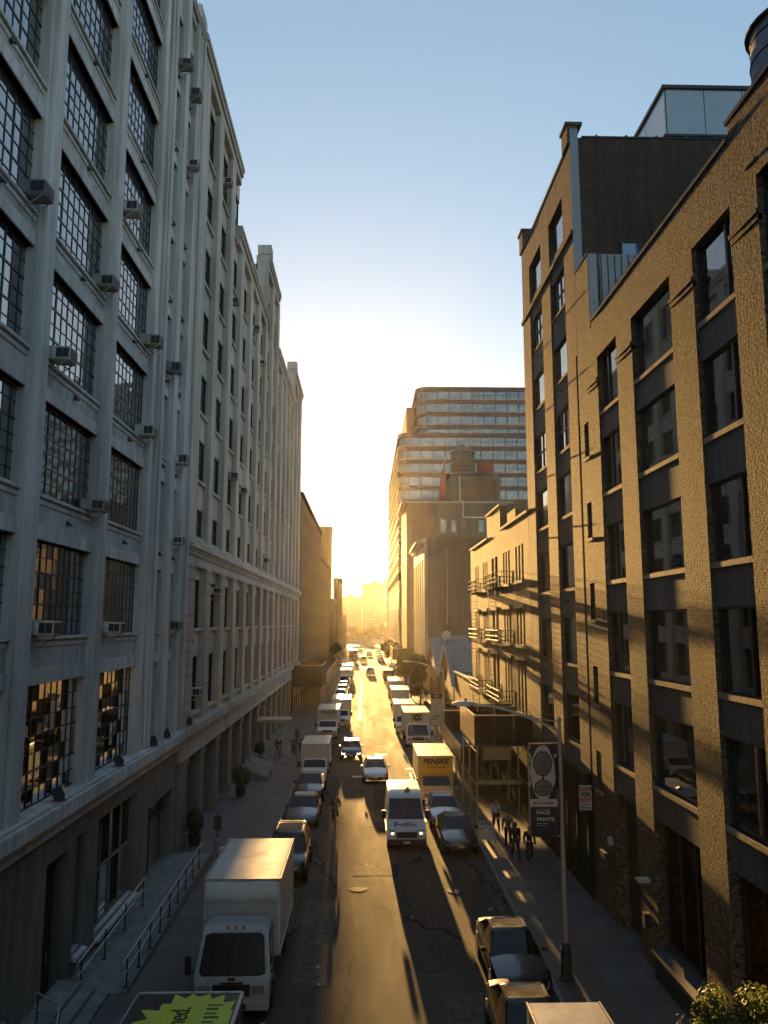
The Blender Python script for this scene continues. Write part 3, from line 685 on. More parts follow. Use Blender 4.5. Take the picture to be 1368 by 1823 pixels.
for (y, ri, st, colname) in ((19.95, 4, 'dark', 'cut off window column at left edge'), (25.7, 4, 'tan', 'nearest whole big window column'), (22.1, 3, 'white', 'nearest whole big window column'), (27.75, 5, 'white', 'far big window column by open vent'),
                             (31.35, 4, 'tan', 'far big window column'), (34.85, 4, 'dark', 'first narrow window column'), (31.3, 3, 'white', 'far big window column'), (36.9, 3, 'white', 'second narrow window column'),
                             (25.75, 2, 'tan', 'nearest whole big window column'), (22.1, 1, 'white', 'nearest whole big window column'), (27.85, 1, 'white', 'far big window column'), (34.8, 8, 'dark', 'first narrow window column'),
                             (37.1, 8, 'dark', 'second narrow window column'), (37.15, 7, 'white', 'second narrow window column'), (36.7, 2, 'white', 'second narrow window column'), (37.1, 1, 'tan', 'second narrow window column')):
    lab = '%s air conditioner, %s row above ledge, %s' % ({'white': 'white', 'tan': 'beige', 'dark': 'grey'}[st], ORD[ri], colname)
    ac_unit(y, B1_ROWS[ri][0] + 0.04, -9.02, st, lab)
for (y, z, st, lab) in ((48.0, 12.95, 'white', 'white air conditioner high in the second lower window of the stone building'), (43.0, 7.35, 'white', 'white air conditioner in the first lower window just above the stone ledge'), (53.0, 21.0, 'tan', 'beige air conditioner in the third pier gap, middle of the stone facade'),
                        (57.2, 20.7, 'white', 'white air conditioner in the fourth pier gap, middle of the stone facade'), (47.4, 39.4, 'white', 'white air conditioner in the top loggia of the near stone pavilion'), (52.0, 33.2, 'tan', 'beige air conditioner in the third pier gap below the roof cornice'),
                        (61.6, 35.0, 'white', 'white air conditioner in the fifth pier gap near the top of the stone facade'), (66.0, 33.6, 'white', 'white air conditioner in the sixth pier gap near the far tower'), (71.0, 16.6, 'white', 'white air conditioner low in the seventh pier gap above the belt cornice')):
    ac_unit(y, z, -9.25, st, lab)

# ================================================================== RIGHT: tan brick building (near)
def facade_right(root, y0, y1, ztop, openings, mat, zbot=0.0, x=XR, th=0.9, sp=None):
    """brick skin cut round rectangular openings; openings = list of (ya, yb, za, zb) grouped in columns"""
    b = MB(); cols = {}
    for (a, c, za, zb) in openings: cols.setdefault((a, c), []).append((za, zb))
    y = y0
    for (a, c) in sorted(cols):
        b.box(x, x + th, y, a, zbot, ztop); z = zbot
        for (za, zb) in sorted(cols[(a, c)]):
            if za - z > 0.01:
                if sp is not None and (c - a) > 1.2 and z > 1: sp.nx(); sp.box(x + 0.085, x + th, a, c, z, za)
                else: b.box(x + 0.085 if (c - a) > 1.2 else x, x + th, a, c, z, za)
            z = zb
        if ztop - z > 0.01: b.box(x, x + th, a, c, z, ztop)
        y = c
    b.box(x, x + th, y, y1, zbot, ztop)
    return b
def right_window(root, ya, yb, za, zb, cols=2, xg=XR + 0.22, org=(0, 0, 0), split=None, mat='win_right', fr=0.06, rows=1):
    W, H = yb - ya, zb - za
    if cols == 2: cols = 1
    f = sash_mesh(W, H, 1 if split else cols, rows, 0.07, (), (), 0.06, fr, sgn=-1)
    if split: f.box(0.02, -0.06, W * split - 0.05, W * split + 0.05, fr, H - fr)
    f = f.build('window', M['steel'], root); f.location = (xg - org[0], ya - org[1], za - org[2])
    pane_mesh(W, H, cols, rows, 0.003, seed=int(ya * 7 + za), sgn=-1).build('pane', M[mat], f)
    return f
RB1 = thing('brick_building', 'sunlit rough tan brick building with wide dark windows and a sloping line of parapet', 'building', (9.9, 20, 0)); og = (9.9, 20, 0)
ROW1 = [(4.95 - 3.95, 4.9), (5.98, 8.25), (9.37, 11.62), (12.82, 14.98), (16.28, 18.5), (19.6, 21.9)]
COLS1 = [(27.85, 30.25), (22.67, 26.2), (18.62, 21.0), (13.5, 17.25), (8.2, 11.9)]
ops = []
for ci, (a, c) in enumerate(COLS1):
    for ri, (za, zb) in enumerate(ROW1):
        if ri == 0:
            ops.append((a, c, {0: 0.0, 1: 1.05, 2: 0.6}.get(ci, 0.6), zb))
        else: ops.append((a, c, za, zb))
SL = [(31.75, 32.4, z0, z0 + 1.5) for z0 in (4.6, 7.95, 11.33, 14.7, 18.14)]
DOORS1 = [(25.0, 25.0, 0, 0)]
M['panel'] = plaster('shaded_brick_panel', (0.155, 0.155, 0.16), stain=0.3, bump=0.2)  # brick spandrels lying in shadow: their shade is put into this grey
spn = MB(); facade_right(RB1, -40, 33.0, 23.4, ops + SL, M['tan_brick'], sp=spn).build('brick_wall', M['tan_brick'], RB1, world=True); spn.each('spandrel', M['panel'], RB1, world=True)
b = MB(); b.box(XR - 0.002, XR + 0.4, -40, 30.85, 23.402, 23.62); b.box(XR, XR + 0.45, 31.0, 33.0, 23.4, 26.75); b.box(XR, XR + 0.9, -40, 18.45, 23.62, 24.05)
b.build('parapet_wall', M['tan_brick'], RB1, world=True)
b = MB(); b.box(XR - 0.06, XR + 0.5, 18.5, 30.87, 23.62, 23.74); b.box(XR - 0.06, XR + 0.95, -40, 18.5, 24.05, 24.17); b.box(XR - 0.03, XR + 0.5, 30.97, 33.0, 26.75, 26.83)
for k in range(9): b.tube((XR - 0.02, 19.2 + 1.35 * k, 23.7), (XR - 0.02, 19.2 + 1.35 * k, 23.9), 0.025)
b.build('coping', M['dark_metal'], RB1, world=True)
b = MB(); b.box(XR + 0.01, XR + 0.34, 30.87, 30.995, 23.63, 26.7); b.build('parapet_return', M['grey_panel'], RB1, world=True)
lb = MB()
for (a, c) in ((26.2, 27.85), (21.0, 22.67), (17.25, 18.62), (11.9, 13.5), (30.25, 31.6)):
    lb.nx(); lb.box(XR - 0.07, XR + 0.1, a - 0.02, c + 0.02, 20.95, 21.07); lb.box(XR - 0.035, XR + 0.1, a, c, 20.78, 20.93)
for k in range(4): lb.nx(); lb.box(XR - 0.09, XR + 0.02, 17.1 - k * 2.5, 17.6 - k * 2.5, 22.25, 22.32)
lb.each('pier_cap', M['tan_brick'], RB1, world=True)
sl = MB()
for ci, (a, c) in enumerate(COLS1):
    for ri, (za, zb) in enumerate(ROW1):
        if ri == 0: continue
        sl.nx(); sl.box(XR + 0.02, XR + 0.4, a + 0.01, c - 0.01, za - 0.16, za + 0.0)
for (a, c, za, zb) in SL: sl.nx(); sl.box(XR - 0.06, XR + 0.3, a - 0.1, c + 0.1, za - 0.14, za)
sl.each('window_sill', plaster('stone_sill', (0.40, 0.33, 0.25), bump=0.6), RB1, world=True, bevel=0.01)
b = MB(); b.box(10.15, 34, -40, 33.0, 4.95, 23.4); b.box(13.2, 34, -40, 33, 0, 4.95); b.box(10.15, 13.2, -40, 8, 0, 4.95); b.build('core', M['black_in'], RB1, world=True)
for ci, (a, c) in enumerate(COLS1):
    for ri, (za, zb) in enumerate(ROW1):
        if ri == 0: continue
        right_window(RB1, a + 0.02, c - 0.02, za, zb, 2, org=og, split={0: 0.62, 1: 0.0, 2: 0.27, 3: 0.4}.get(ci, 0.4) or None)
for (a, c, za, zb) in SL: right_window(RB1, a, c, za, zb, 1, org=og, fr=0.05)
# ground floor: entrance, shop windows, lit lamps inside
b = MB(); b.box(9.85, 10.0, 27.85, 30.25, 0.0, 4.9); o = b.build('entrance_door', M['dark_metal'], RB1, world=True)
b = MB(); b.box(9.80, 9.845, 28.7, 28.78, 0.1, 4.2); b.tube((9.78, 28.9, 0.95), (9.78, 28.9, 1.35), 0.03); h_ = b.build('handle', M['chrome'], o, world=False); h_.location = (-9.9, -20, 0)
for (a, c, za, zb, n) in ((22.67, 26.2, 1.05, 4.9, 3), (18.62, 21.0, 0.6, 4.9, 2), (13.5, 17.25, 0.6, 4.9, 3)):
    f = sash_mesh(c - a, zb - za, n, 1, 0.09, (), (), 0.08, 0.1, sgn=-1).build('shop_window', M['steel'], RB1); f.location = (XR + 0.4 - 9.9, a - 20, za)
    pane_mesh(c - a, zb - za, n, 1, 0.002, sgn=-1).build('pane', M['win_clear'], f)
b = MB(); b.slab((XR - 0.32, 22.7, 0.95), (XR + 0.3, 22.7, 1.12), (XR + 0.3, 26.15, 1.12), (XR - 0.32, 26.15, 0.95), (0, 0, 0.12)); b.box(XR - 0.2, XR + 0.1, 22.7, 26.15, 0.1, 0.86); b.build('window_ledge', M['dark_metal'], RB1, world=True)
b = MB(); b.box(13.0, 13.15, 8, 27, 0, 4.9); b.box(10.3, 13, 17.7, 17.85, 0, 4.9); b.box(10.3, 13, 21.8, 21.95, 0, 4.9); b.box(10.2, 13.1, 8, 27, 0.02, 0.12); b.build('shop_room', M['room'], RB1, world=True)
b = MB()
for (x, y, z) in ((11.4, 19.35, 2.6), (11.4, 19.12, 2.58), (11.6, 18.8, 2.65), (11.2, 19.2, 1.9)): b.nx(); b.lathe([(0.0, z - 0.06), (0.05, z - 0.03), (0.06, z), (0.0, z + 0.06)], (x, y, 0), 8)
b.each('pendant_lamp', emit('pendant_glow', (1.0, 0.55, 0.12), 4.0), RB1, world=True)
b = MB(); b.box(9.0, XR, 26.75, 27.1, 2.75, 2.85); b.nx(); b.box(9.25, XR, 30.6, 30.85, 2.9, 3.15); b.each('wall_lamp', M['ac_white'], RB1, world=True)
b = MB(); b.box(9.2, XR, 26.9, 27.15, 1.3, 1.75); b.nx(); b.box(9.15, XR, 31.0, 31.6, 2.3, 2.5); b.each('utility_box', M['dark_metal'], RB1, world=True)

# rooftop bulkhead of ribbed grey metal between the tan and the dark building
t = thing('roof_bulkhead', 'grey ribbed metal rooftop bulkhead behind the tan brick parapet', 'bulkhead', (12, 32, 23.4))
b = MB(); b.box(10.2, 16, 31.9, 32.95, 23.41, 27.2); b.build('cladding', M['grey_panel'], t, world=True)
b = MB()
for k in range(18): b.box(10.25 + 0.3 * k, 10.28 + 0.3 * k, 31.86, 31.9, 23.41, 27.15)
b.build('rib', M['dark_metal'], t, world=True)

# water tank on the near roof
t = thing('water_tower', 'wooden rooftop water tank cut by the top right corner of the picture', 'water tower', (16.6, 26.5, 23.4))
b = MB(); b.lathe([(1.85, 29.6), (1.9, 29.7), (1.85, 29.8), (1.78, 33.7), (1.75, 33.75)], (16.6, 26.5, 0), 28); b.build('tank', M['tank_blue'], t, world=True, smooth=True)
b = MB()
for z in (30.3, 31.0, 31.7, 32.5, 33.3): b.lathe([(1.875 - 0.018 * (z - 29.8), z), (1.895 - 0.018 * (z - 29.8), z + 0.02), (1.875 - 0.018 * (z - 29.8), z + 0.05)], (16.6, 26.5, 0), 28)
b.build('hoop', M['dark_metal'], t, world=True)
b = MB(); b.lathe([(1.95, 33.75), (1.95, 33.83), (0.1, 35.0), (0.0, 35.05)], (16.6, 26.5, 0), 28); b.build('roof', M['roof'], t, world=True)
for sx, sy in ((-1, -1), (1, -1), (1, 1), (-1, 1)):
    b = MB(); b.box(16.6 + 1.2 * sx - 0.1, 16.6 + 1.2 * sx + 0.1, 26.5 + 1.2 * sy - 0.1, 26.5 + 1.2 * sy + 0.1, 23.4, 29.6); b.build('leg', M['dark_metal'], t, world=True)

# ================================================================== RIGHT: dark sided building
RB2 = thing('brick_building', 'taller brick building with a blank dark brown side wall and two window columns', 'building', (9.9, 38, 0)); og = (9.9, 38, 0)
COLS2 = [(34.75, 37.55), (39.4, 42.3)]
ROWB2 = [(5.9, 8.0), (9.37, 11.5), (12.8, 14.87), (16.23, 18.25), (19.4, 21.4), (22.9, 24.75), (26.3, 28.15), (29.4, 31.5)]
ops = [(a, c, za, zb) for (a, c) in COLS2 for (za, zb) in ROWB2] + [(a, c, 0.2, 4.4) for (a, c) in COLS2]
M['red_brick'] = brick('dull_red_brick', (0.27, 0.175, 0.125), (0.16, 0.105, 0.08), (0.12, 0.095, 0.08), bump=0.8, dist=0.04, stain=0.4, speck=0.6)
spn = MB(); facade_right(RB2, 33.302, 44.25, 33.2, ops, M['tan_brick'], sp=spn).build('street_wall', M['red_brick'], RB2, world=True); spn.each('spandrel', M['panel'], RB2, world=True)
b = MB(); b.box(XR, XR + 0.375, 33.05, 33.30, 23, 33.2); b.box(XR - 0.12, XR + 0.372, 33.05, 34.0, 33.2, 34.1); b.box(XR - 0.2, XR + 0.6, 32.98, 34.05, 34.1, 34.25); b.box(XR - 0.12, XR + 0.5, 43.3, 44.25, 33.2, 34.3); b.box(XR - 0.2, XR + 0.6, 43.25, 44.3, 34.3, 34.45); b.box(XR - 0.05, XR + 0.5, 34.0, 43.3, 33.2, 33.35)
b.box(XR - 0.12, XR, 33.05, 44.25, 28.75, 28.95)
b.build('parapet_pier', M['red_brick'], RB2, world=True)
b = MB(); b.box(XR + 0.38, 36, 33.0, 33.3, 20, 33.45); b.build('side_wall', M['brown_brick'], RB2, world=True)
b = MB(); b.box(XR + 0.005, XR + 0.375, 32.99, 33.049, 20, 33.9); b.build('corner_pier', M['grey_panel'], RB2, world=True)
b = MB(); b.box(XR + 0.55, 36, 32.96, 33.4, 33.45, 33.53)
for k in range(14): b.box(XR + 1.2 + 1.4 * k, XR + 1.3 + 1.4 * k, 32.97, 33.1, 33.53, 33.6)
b.build('coping', M['dark_metal'], RB2, world=True)
b = MB(); b.box(10.3, 36, 33.3, 44.2, 0, 33.0); b.build('core', M['black_in'], RB2, world=True)
b = MB()
for (a, c) in COLS2:
    for (za, zb) in ROWB2:
        b.nx(); b.box(XR + 0.03, XR + 0.4, a + 0.01, c - 0.01, za - 0.14, za); b.tube((XR + 0.1, (a + c) / 2, za - 0.6), (XR - 0.15, (a + c) / 2, za - 0.6), 0.04)
b.each('window_sill', M['tan_brick'], RB2, world=True)
for (a, c) in COLS2:
    for ri, (za, zb) in enumerate(ROWB2):
        if ri in (4, 6): right_window(RB2, a, c, za, zb, 4, org=og, mat='win_left', rows=2)
        else: right_window(RB2, a, c, za, zb, 1, org=og, mat='win_left' if ri > 2 else 'win_right')
    b = MB(); b.box(XR + 0.6, XR + 0.7, a, c, 0.2, 4.4); b.build('shop_front', M['dark_metal'], RB2, world=True)
f = sash_mesh(0.86, 1.05, 1, 1, 0.05, (), (), 0.06, 0.05).build('window', M['steel'], RB2); f.location = (11.55 - 9.9, 32.985 - 38, 27.3); f.rotation_euler = (0, 0, R(-90))
pane_mesh(0.86, 1.05, 1, 1, 0).build('pane', glass('blue_window_glass', (0.02, 0.10, 0.22), ior=2.2, wav=0), f)
t = thing('roof_vent', 'cluster of metal roof vents beside the glass penthouse', 'roof vent', (12.2, 36.5, 33.2))
b = MB(); b.tube((11.2, 36, 33), (11.2, 36, 34.5), .12); b.lathe([(.2, 34.5), (.24, 34.6), (.02, 34.8), (0, 34.8)], (11.2, 36, 0), 12); b.tube((12.9, 37, 33), (12.9, 37, 34.2), .09); b.build('flue', M['galv'], t, world=True); b = MB(); b.box(11.6, 12.4, 36.4, 37.2, 33.0, 34.0); b.build('fan_box', M['grey_panel'], t, world=True)
# glass penthouse
t = thing('glass_penthouse', 'glass walled penthouse with a thin dark roof on top of the dark brick building', 'penthouse', (19, 38, 33.2))
b = MB(); b.box(14.7, 26, 34.6, 45, 34.7, 37.2); b.build('interior', plain('penthouse_interior', (0.10, 0.13, 0.17), 0.7, coord='world'), t, world=True)
def glassw(): return plain('penthouse_glass', (0.30, 0.36, 0.42), 0.08, 0.0, var=0.1, scale=0.4, coord='world', ior=1.9)
pg = glassw()
for k in range(6): b = MB(); b.box(14.62 + 1.9 * k + 0.02, 14.62 + 1.9 * (k + 1) - 0.02, 34.5, 34.56, 34.75, 37.1); b.build('glass_panel', pg, t, world=True)
for k in range(4): b = MB(); b.box(14.55, 14.61, 34.55 + 2.5 * k, 37.0 + 2.5 * k, 34.75, 37.1); b.build('glass_panel', pg, t, world=True)
b = MB(); b.box(14.45, 26.2, 34.4, 45.2, 37.12, 37.3); b.box(14.45, 26.2, 34.45, 45.2, 34.6, 34.72); b.box(15.5, 26.2, 35.0, 45.2, 37.3, 37.5); b.box(14.9, 26, 34.8, 45, 33.0, 34.6); b.build('roof_edge', M['dark_metal'], t, world=True)

# ================================================================== RIGHT: low building with fire escapes
RB3 = thing('tenement_building', 'low peeling tan building with iron fire escapes, glowing in the sun', 'building', (9.9, 56, 0)); og = (9.9, 56, 0)
grp = [(45.9, 3, .55), (50.3, 3, .55), (55.0, 2, 1.1), (59.6, 3, .5), (64.2, 3, .5)]
ops = []
for (y, n, wd) in grp:
    for k in range(n):
        a = y + k * (wd + 0.42)
        ops += [(a, a + wd, 0.3, 3.9), (a, a + wd, 5.9, 9.0), (a, a + wd, 9.9, 12.1), (a, a + wd, 13.75, 15.9)]
facade_right(RB3, 44.3, 69.0, 17.55, ops, M['peeling']).build('street_wall', M['peeling'], RB3, world=True)
b = MB(); b.box(XR, XR + 0.5, 53.6, 59.5, 17.55, 19.3); b.build('parapet_wall', M['peeling'], RB3, world=True)
b = MB(); b.box(XR - 0.1, XR + 0.6, 44.3, 53.6, 17.55, 17.7); b.box(XR - 0.1, XR + 0.6, 59.5, 69.05, 17.55, 17.7); b.box(XR - 0.1, XR + 0.6, 53.5, 59.6, 19.3, 19.45); b.build('coping', M['pale_trim'], RB3, world=True)
b = MB()
for (y, n, wd) in grp:
    for z in (13.75, 9.9, 5.9): b.nx(); b.box(XR - 0.16, XR + 0.3, y - 0.15, y + n * (wd + .42) - 0.27, z - 0.18, z)
    for z in (12.1, 9.0): b.nx(); b.box(XR - 0.14, XR + 0.2, y - 0.15, y + n * (wd + .42) - 0.27, z, z + 0.22)
b.each('sill_or_lintel', M['pale_trim'], RB3, world=True)
b = MB(); b.box(10.3, 30, 44.4, 68.9, 0, 17.4); b.box(10.5, 22, 53.7, 59.4, 17.4, 19.2); b.build('core', M['party'], RB3, world=True)
for (a, c, za, zb) in ops: right_window(RB3, a, c, za, zb, 1, org=og, xg=XR + 0.28, fr=0.05, rows=2, mat='win_left' if za > 13 else 'win_right')
def fire_escape(y0, y1, label):
    t = thing('fire_escape', label, 'fire escape', (XR, (y0 + y1) / 2, 6.0), 0, 'iron fire escapes on the tan building')
    for z in (13.5, 9.75, 6.0):
        b = MB(); xo = XR - 1.0
        for k in range(9): b.box(xo, XR, y0 + (y1 - y0) * k / 8.0 - 0.02, y0 + (y1 - y0) * k / 8.0 + 0.02, z - 0.04, z)
        for k in range(12): b.box(xo + k / 11.0 * 0.98, xo + k / 11.0 * 0.98 + 0.02, y0, y1, z, z + 0.02)
        b.build('platform', M['dark_metal'], t, world=True)
        b = MB()
        for zz in (0.35, 0.62, 0.98):
            b.path([(XR, y0, z + zz), (xo, y0, z + zz), (xo, y1, z + zz), (XR, y1, z + zz)], 0.02, 5)
        n = int((y1 - y0) / 0.3)
        for k in range(n + 1): b.tube((xo, y0 + (y1 - y0) * k / n, z), (xo, y0 + (y1 - y0) * k / n, z + 1.0), 0.012, n=4)
        for k in range(4): b.tube((xo + 0.33 * k, y0, z), (xo + 0.33 * k, y0, z + 1.0), 0.012, n=4); b.tube((xo + 0.33 * k, y1, z), (xo + 0.33 * k, y1, z + 1.0), 0.012, n=4)
        b.build('railing', M['dark_metal'], t, world=True)
        if z > 6.5:
            b = MB(); za, zb = z, z - 3.75
            for xx in (xo + 0.12, xo + 0.6): b.tube((xx, y1 - 0.6, za), (xx, y1 - 1.5, zb), 0.025, n=5)
            for k in range(13):
                q = k / 13.0; b.tube((xo + 0.12, y1 - 0.6 - 0.9 * q, za - 3.75 * q), (xo + 0.6, y1 - 0.6 - 0.9 * q, za - 3.75 * q), 0.018, n=5)
            b.build('ladder', M['galv'], t, world=True)
    b = MB()
    for xx in (XR - 0.9, XR - 0.42): b.tube((xx, y1 - 1.5, 6.0), (xx, y1 - 1.5, 2.9), 0.025, n=5)
    for k in range(10): b.tube((XR - 0.9, y1 - 1.5, 5.9 - 0.31 * k), (XR - 0.42, y1 - 1.5, 5.9 - 0.31 * k), 0.018, n=5)
    b.build('drop_ladder', M['galv'], t, world=True)
fire_escape(49.6, 54.6, 'nearer iron fire escape, its platforms beside the blank parapet')
fire_escape(58.6, 63.6, 'farther iron fire escape at the far corner of the tan building')

# low yard wall building, gabled houses
t = thing('low_building', 'low tan rendered building with a plain sunlit parapet beyond the fire escapes', 'building', (9.9, 76, 0))
b = MB(); b.box(XR, 24, 69.1, 83.0, 0, 6.1); b.build('wall', M['peeling'], t, world=True); b = MB(); b.box(XR - 0.08, XR + 0.4, 69.1, 83.0, 6.1, 6.25); b.build('coping', M['pale_trim'], t, world=True)
b = MB(); b.box(XR - 0.03, XR + 0.02, 71, 76, 0.2, 3.4); b.build('roller_door', M['grey_panel'], t, world=True); b = MB(); b.box(10.0, 23.9, 69.3, 82.8, 6.1, 6.14); b.build('roof', M['roof'], t, world=True)
def gable_house(y0, y1, ze, za, depth, label):
    t = thing('gabled_house', label, 'building', (9.9, (y0 + y1) / 2, 0), 0, 'pair of gabled sheds on the right')
    ym = (y0 + y1) / 2
    b = MB(); b.prism([(y0, 0), (y1, 0), (y1, ze), (ym, za), (y0, ze)], XR, XR + depth, plane='YZ'); b.build('wall', M['peeling'], t, world=True)
    b = MB()
    for s_ in (y0 - 0.25, y1 + 0.25):
        b.slab((XR - 0.2, ym, za + 0.22), (XR + depth, ym, za + 0.22), (XR + depth, s_, ze + 0.06), (XR - 0.2, s_, ze + 0.06), (0, 0, 0.16))
    b.build('roof', M['slate'], t, world=True)
    b = MB(); b.box(XR - 0.03, XR + 0.03, ym - 1.6, ym + 1.6, 0.2, 3.6); b.build('door', M['dark_metal'], t, world=True)
    b = MB(); b.box(XR - 0.02, XR + 0.03, ym - 0.5, ym + 0.5, ze, ze + 1.1); b.build('window', M['win_right'], t, world=True)
    b = MB(); b.box(XR + 3, XR + 5, ym - 0.6, ym + 0.4, za - 0.6, za + 0.5); b.build('roof_vent', M['grey_panel'], t, world=True)
gable_house(84.2, 99.5, 4.6, 8.5, 14, 'nearer gabled shed with grey roof beyond the low tan building')
gable_house(102, 121.5, 4.8, 8.9, 13, 'farther gabled shed in front of the tall dark party wall')
t = thing('satellite_dish', 'round pale satellite dish on a mast above the nearer gabled roof', 'satellite dish', (10.2, 97, 6.0))
b = MB(); b.tube((10.2, 97, 5.5), (10.2, 97, 11.0), 0.05); b.build('mast', M['dark_metal'], t, world=True)
b = MB(); b.lathe([(0.0, -0.02), (0.35, 0.04), (0.6, 0.16), (0.61, 0.18), (0.35, 0.08), (0.0, 0.03)], (0, 0, 0), 24, axis='Y'); o = b.build('dish', M['ac_white'], t, smooth=True); o.location = (-0.1, -0.25, 3.6); o.rotation_euler = (R(15), 0, R(10))

# ================================================================== RIGHT: tall dark party wall building and the one above it
t = RB4 = thing('factory_building', 'dark windowless party wall with a thin sunlit street front and overhanging cornice', 'building', (10, 137, 0))
b = MB(); b.box(XR + 0.5, 36, 124, 150, 0, 24.8); b.build('side_wall', M['party'], t, world=True)
b = MB(); zz = [(0.3, 4.0), (5.0, 11.0), (11.6, 22.0)]
ops = [(125.4 + 5.0 * k, 128.6 + 5.0 * k, za, zb) for k in range(5) for (za, zb) in ((0.3, 5), (6.3, 21.5))]
facade_right(t, 124, 150, 24.6, ops, None, th=0.6).build('street_wall', M['pale_trim'], t, world=True)
b = MB()
for (a, c, za, zb) in ops: b.nx(); b.quad((XR + 0.35, a, za), (XR + 0.35, c, za), (XR + 0.35, c, zb), (XR + 0.35, a, zb))
b.each('window', M['win_right'], t, world=True)
b = MB(); b.box(XR - 0.85, XR + 0.5, 132, 150, 24.5, 24.95); b.box(XR - 0.4, XR + 0.5, 126, 150, 23.9, 24.5); b.box(XR - 0.15, XR + 0.05, 124.2, 150, 5.2, 5.6); b.build('cornice', M['pale_trim'], t, world=True)
b = MB()
for x in (13.0, 17.5): b.tube((x, 123.93, 1), (x, 123.93, 23), 0.09, n=6)
b.box(9.95, 24, 123.9, 124, 7.6, 7.75); b.build('wall_pipe', M['galv'], t, world=True)
b = MB(); b.box(19.5, 30, 122.5, 123.98, 0, 7.2); b.build('lean_to', M['party'], t, world=True)

t = RB4b = thing('loft_building', 'soot stained loft building with small upper windows, bulkhead and cornice', 'building', (10, 189, 0))
b = MB(); b.box(XR + 0.4, 60, 176, 200, 0, 38.4); b.build('wall', M['party'], t, world=True)
b = MB(); b.box(XR, XR + 0.4, 176, 200, 0, 38.4); b.build('street_wall', M['far_brown'], t, world=True)
b = MB(); b.box(XR - 1.1, XR + 0.5, 175.8, 200, 38.4, 39.1); b.box(XR + 0.5, 34, 175.9, 200, 38.4, 38.9); b.build('cornice', M['pale_trim'], t, world=True)
for x, ww, z0, z1 in ((17.1, 1.25, 31.7, 34.6), (19.6, 1.25, 31.7, 34.4), (22.1, 0.6, 32.9, 34.2), (25.9, 1.3, 31.7, 34.5), (30.5, 1.2, 31.8, 34.4), (18.2, 1.4, 26.8, 28.6), (20.2, 1.4, 26.8, 28.9), (25.0, 0.8, 27.4, 28.6), (28.3, 1.5, 26.7, 28.9)):
    f = sash_mesh(ww, z1 - z0, 1, 3, 0.1, (), (), 0.08, 0.1).build('window', M['pale_trim'], t); f.location = (x - 10, 175.95 - 189, z0); f.rotation_euler = (0, 0, R(-90))
    pane_mesh(ww, z1 - z0, 1, 3, 0.01).build('pane', M['win_far'], f)
b = MB(); b.box(20.2, 32.2, 182, 194, 38.4, 46.2); b.box(19.7, 32.7, 181.7, 194.2, 46.2, 46.8); b.build('bulkhead', M['party'], t, world=True)
b = MB(); b.box(22.8, 31.2, 181.93, 182.0, 39.2, 44.8); b.build('brick_panel', M['far_brown'], t, world=True)
b = MB(); b.box(22.3, 22.55, 175.7, 175.95, 35.0, 39); b.box(22.3, 22.55, 181.75, 181.98, 38.4, 46); b.box(22.3, 34, 175.7, 175.95, 35.0, 35.25); b.build('white_pipe', M['ac_white'], t, world=True)
t = thing('water_tower', 'round weathered wooden water tank with conical roof standing on the far bulkhead', 'water tower', (24.0, 188, 46.8))
b = MB(); b.lathe([(3.0, 47.3), (3.05, 47.4), (2.9, 52.6)], (24.0, 188, 0), 28); b.build('tank', M['tank'], t, world=True, smooth=True)
b = MB(); b.lathe([(3.15, 52.6), (3.15, 52.75), (0.25, 55.0), (0.0, 55.1)], (24.0, 188, 0), 28); b.build('roof', M['tank'], t, world=True)
b = MB()
for z in (48, 48.9, 49.8, 50.7, 51.6): b.lathe([(3.06 - 0.03 * (z - 47.3), z), (3.09 - 0.03 * (z - 47.3), z + 0.04), (3.06 - 0.03 * (z - 47.3), z + 0.08)], (24.0, 188, 0), 28)
b.build('hoop', M['dark_metal'], t, world=True)
b = MB()
for sx, sy in ((-1, -1), (1, -1), (1, 1), (-1, 1)): b.box(24 + 2 * sx - .15, 24 + 2 * sx + .15, 188 + 2 * sy - .15, 188 + 2 * sy + .15, 46.8, 47.3)
b.build('leg', M['dark_metal'], t, world=True)
t = thing('stair_bulkhead', 'narrow red painted rooftop wall left of the far water tank', 'wall', (18.6, 184, 39))
b = MB(); b.prism([(17.6, 38.9), (19.5, 38.9), (19.3, 46.6), (18.6, 48.6), (18.2, 46.0)], 184, 186, plane='XZ'); b.build('red_wall', M['redslab'], t, world=True)
b = MB(); b.tube((17.9, 183.9, 46.0), (19.2, 183.9, 50.8), 0.06); b.tube((19.2, 183.9, 50.8), (19.6, 183.9, 48), 0.05); b.build('stay', M['galv'], t, world=True)
t = thing('stair_bulkhead', 'red brick rooftop shed right of the far water tank', 'wall', (30, 192, 46.8))
b = MB(); b.box(28.2, 32.4, 192.0, 193.5, 46.81, 51.2); b.build('red_wall', M['redslab'], t, world=True)

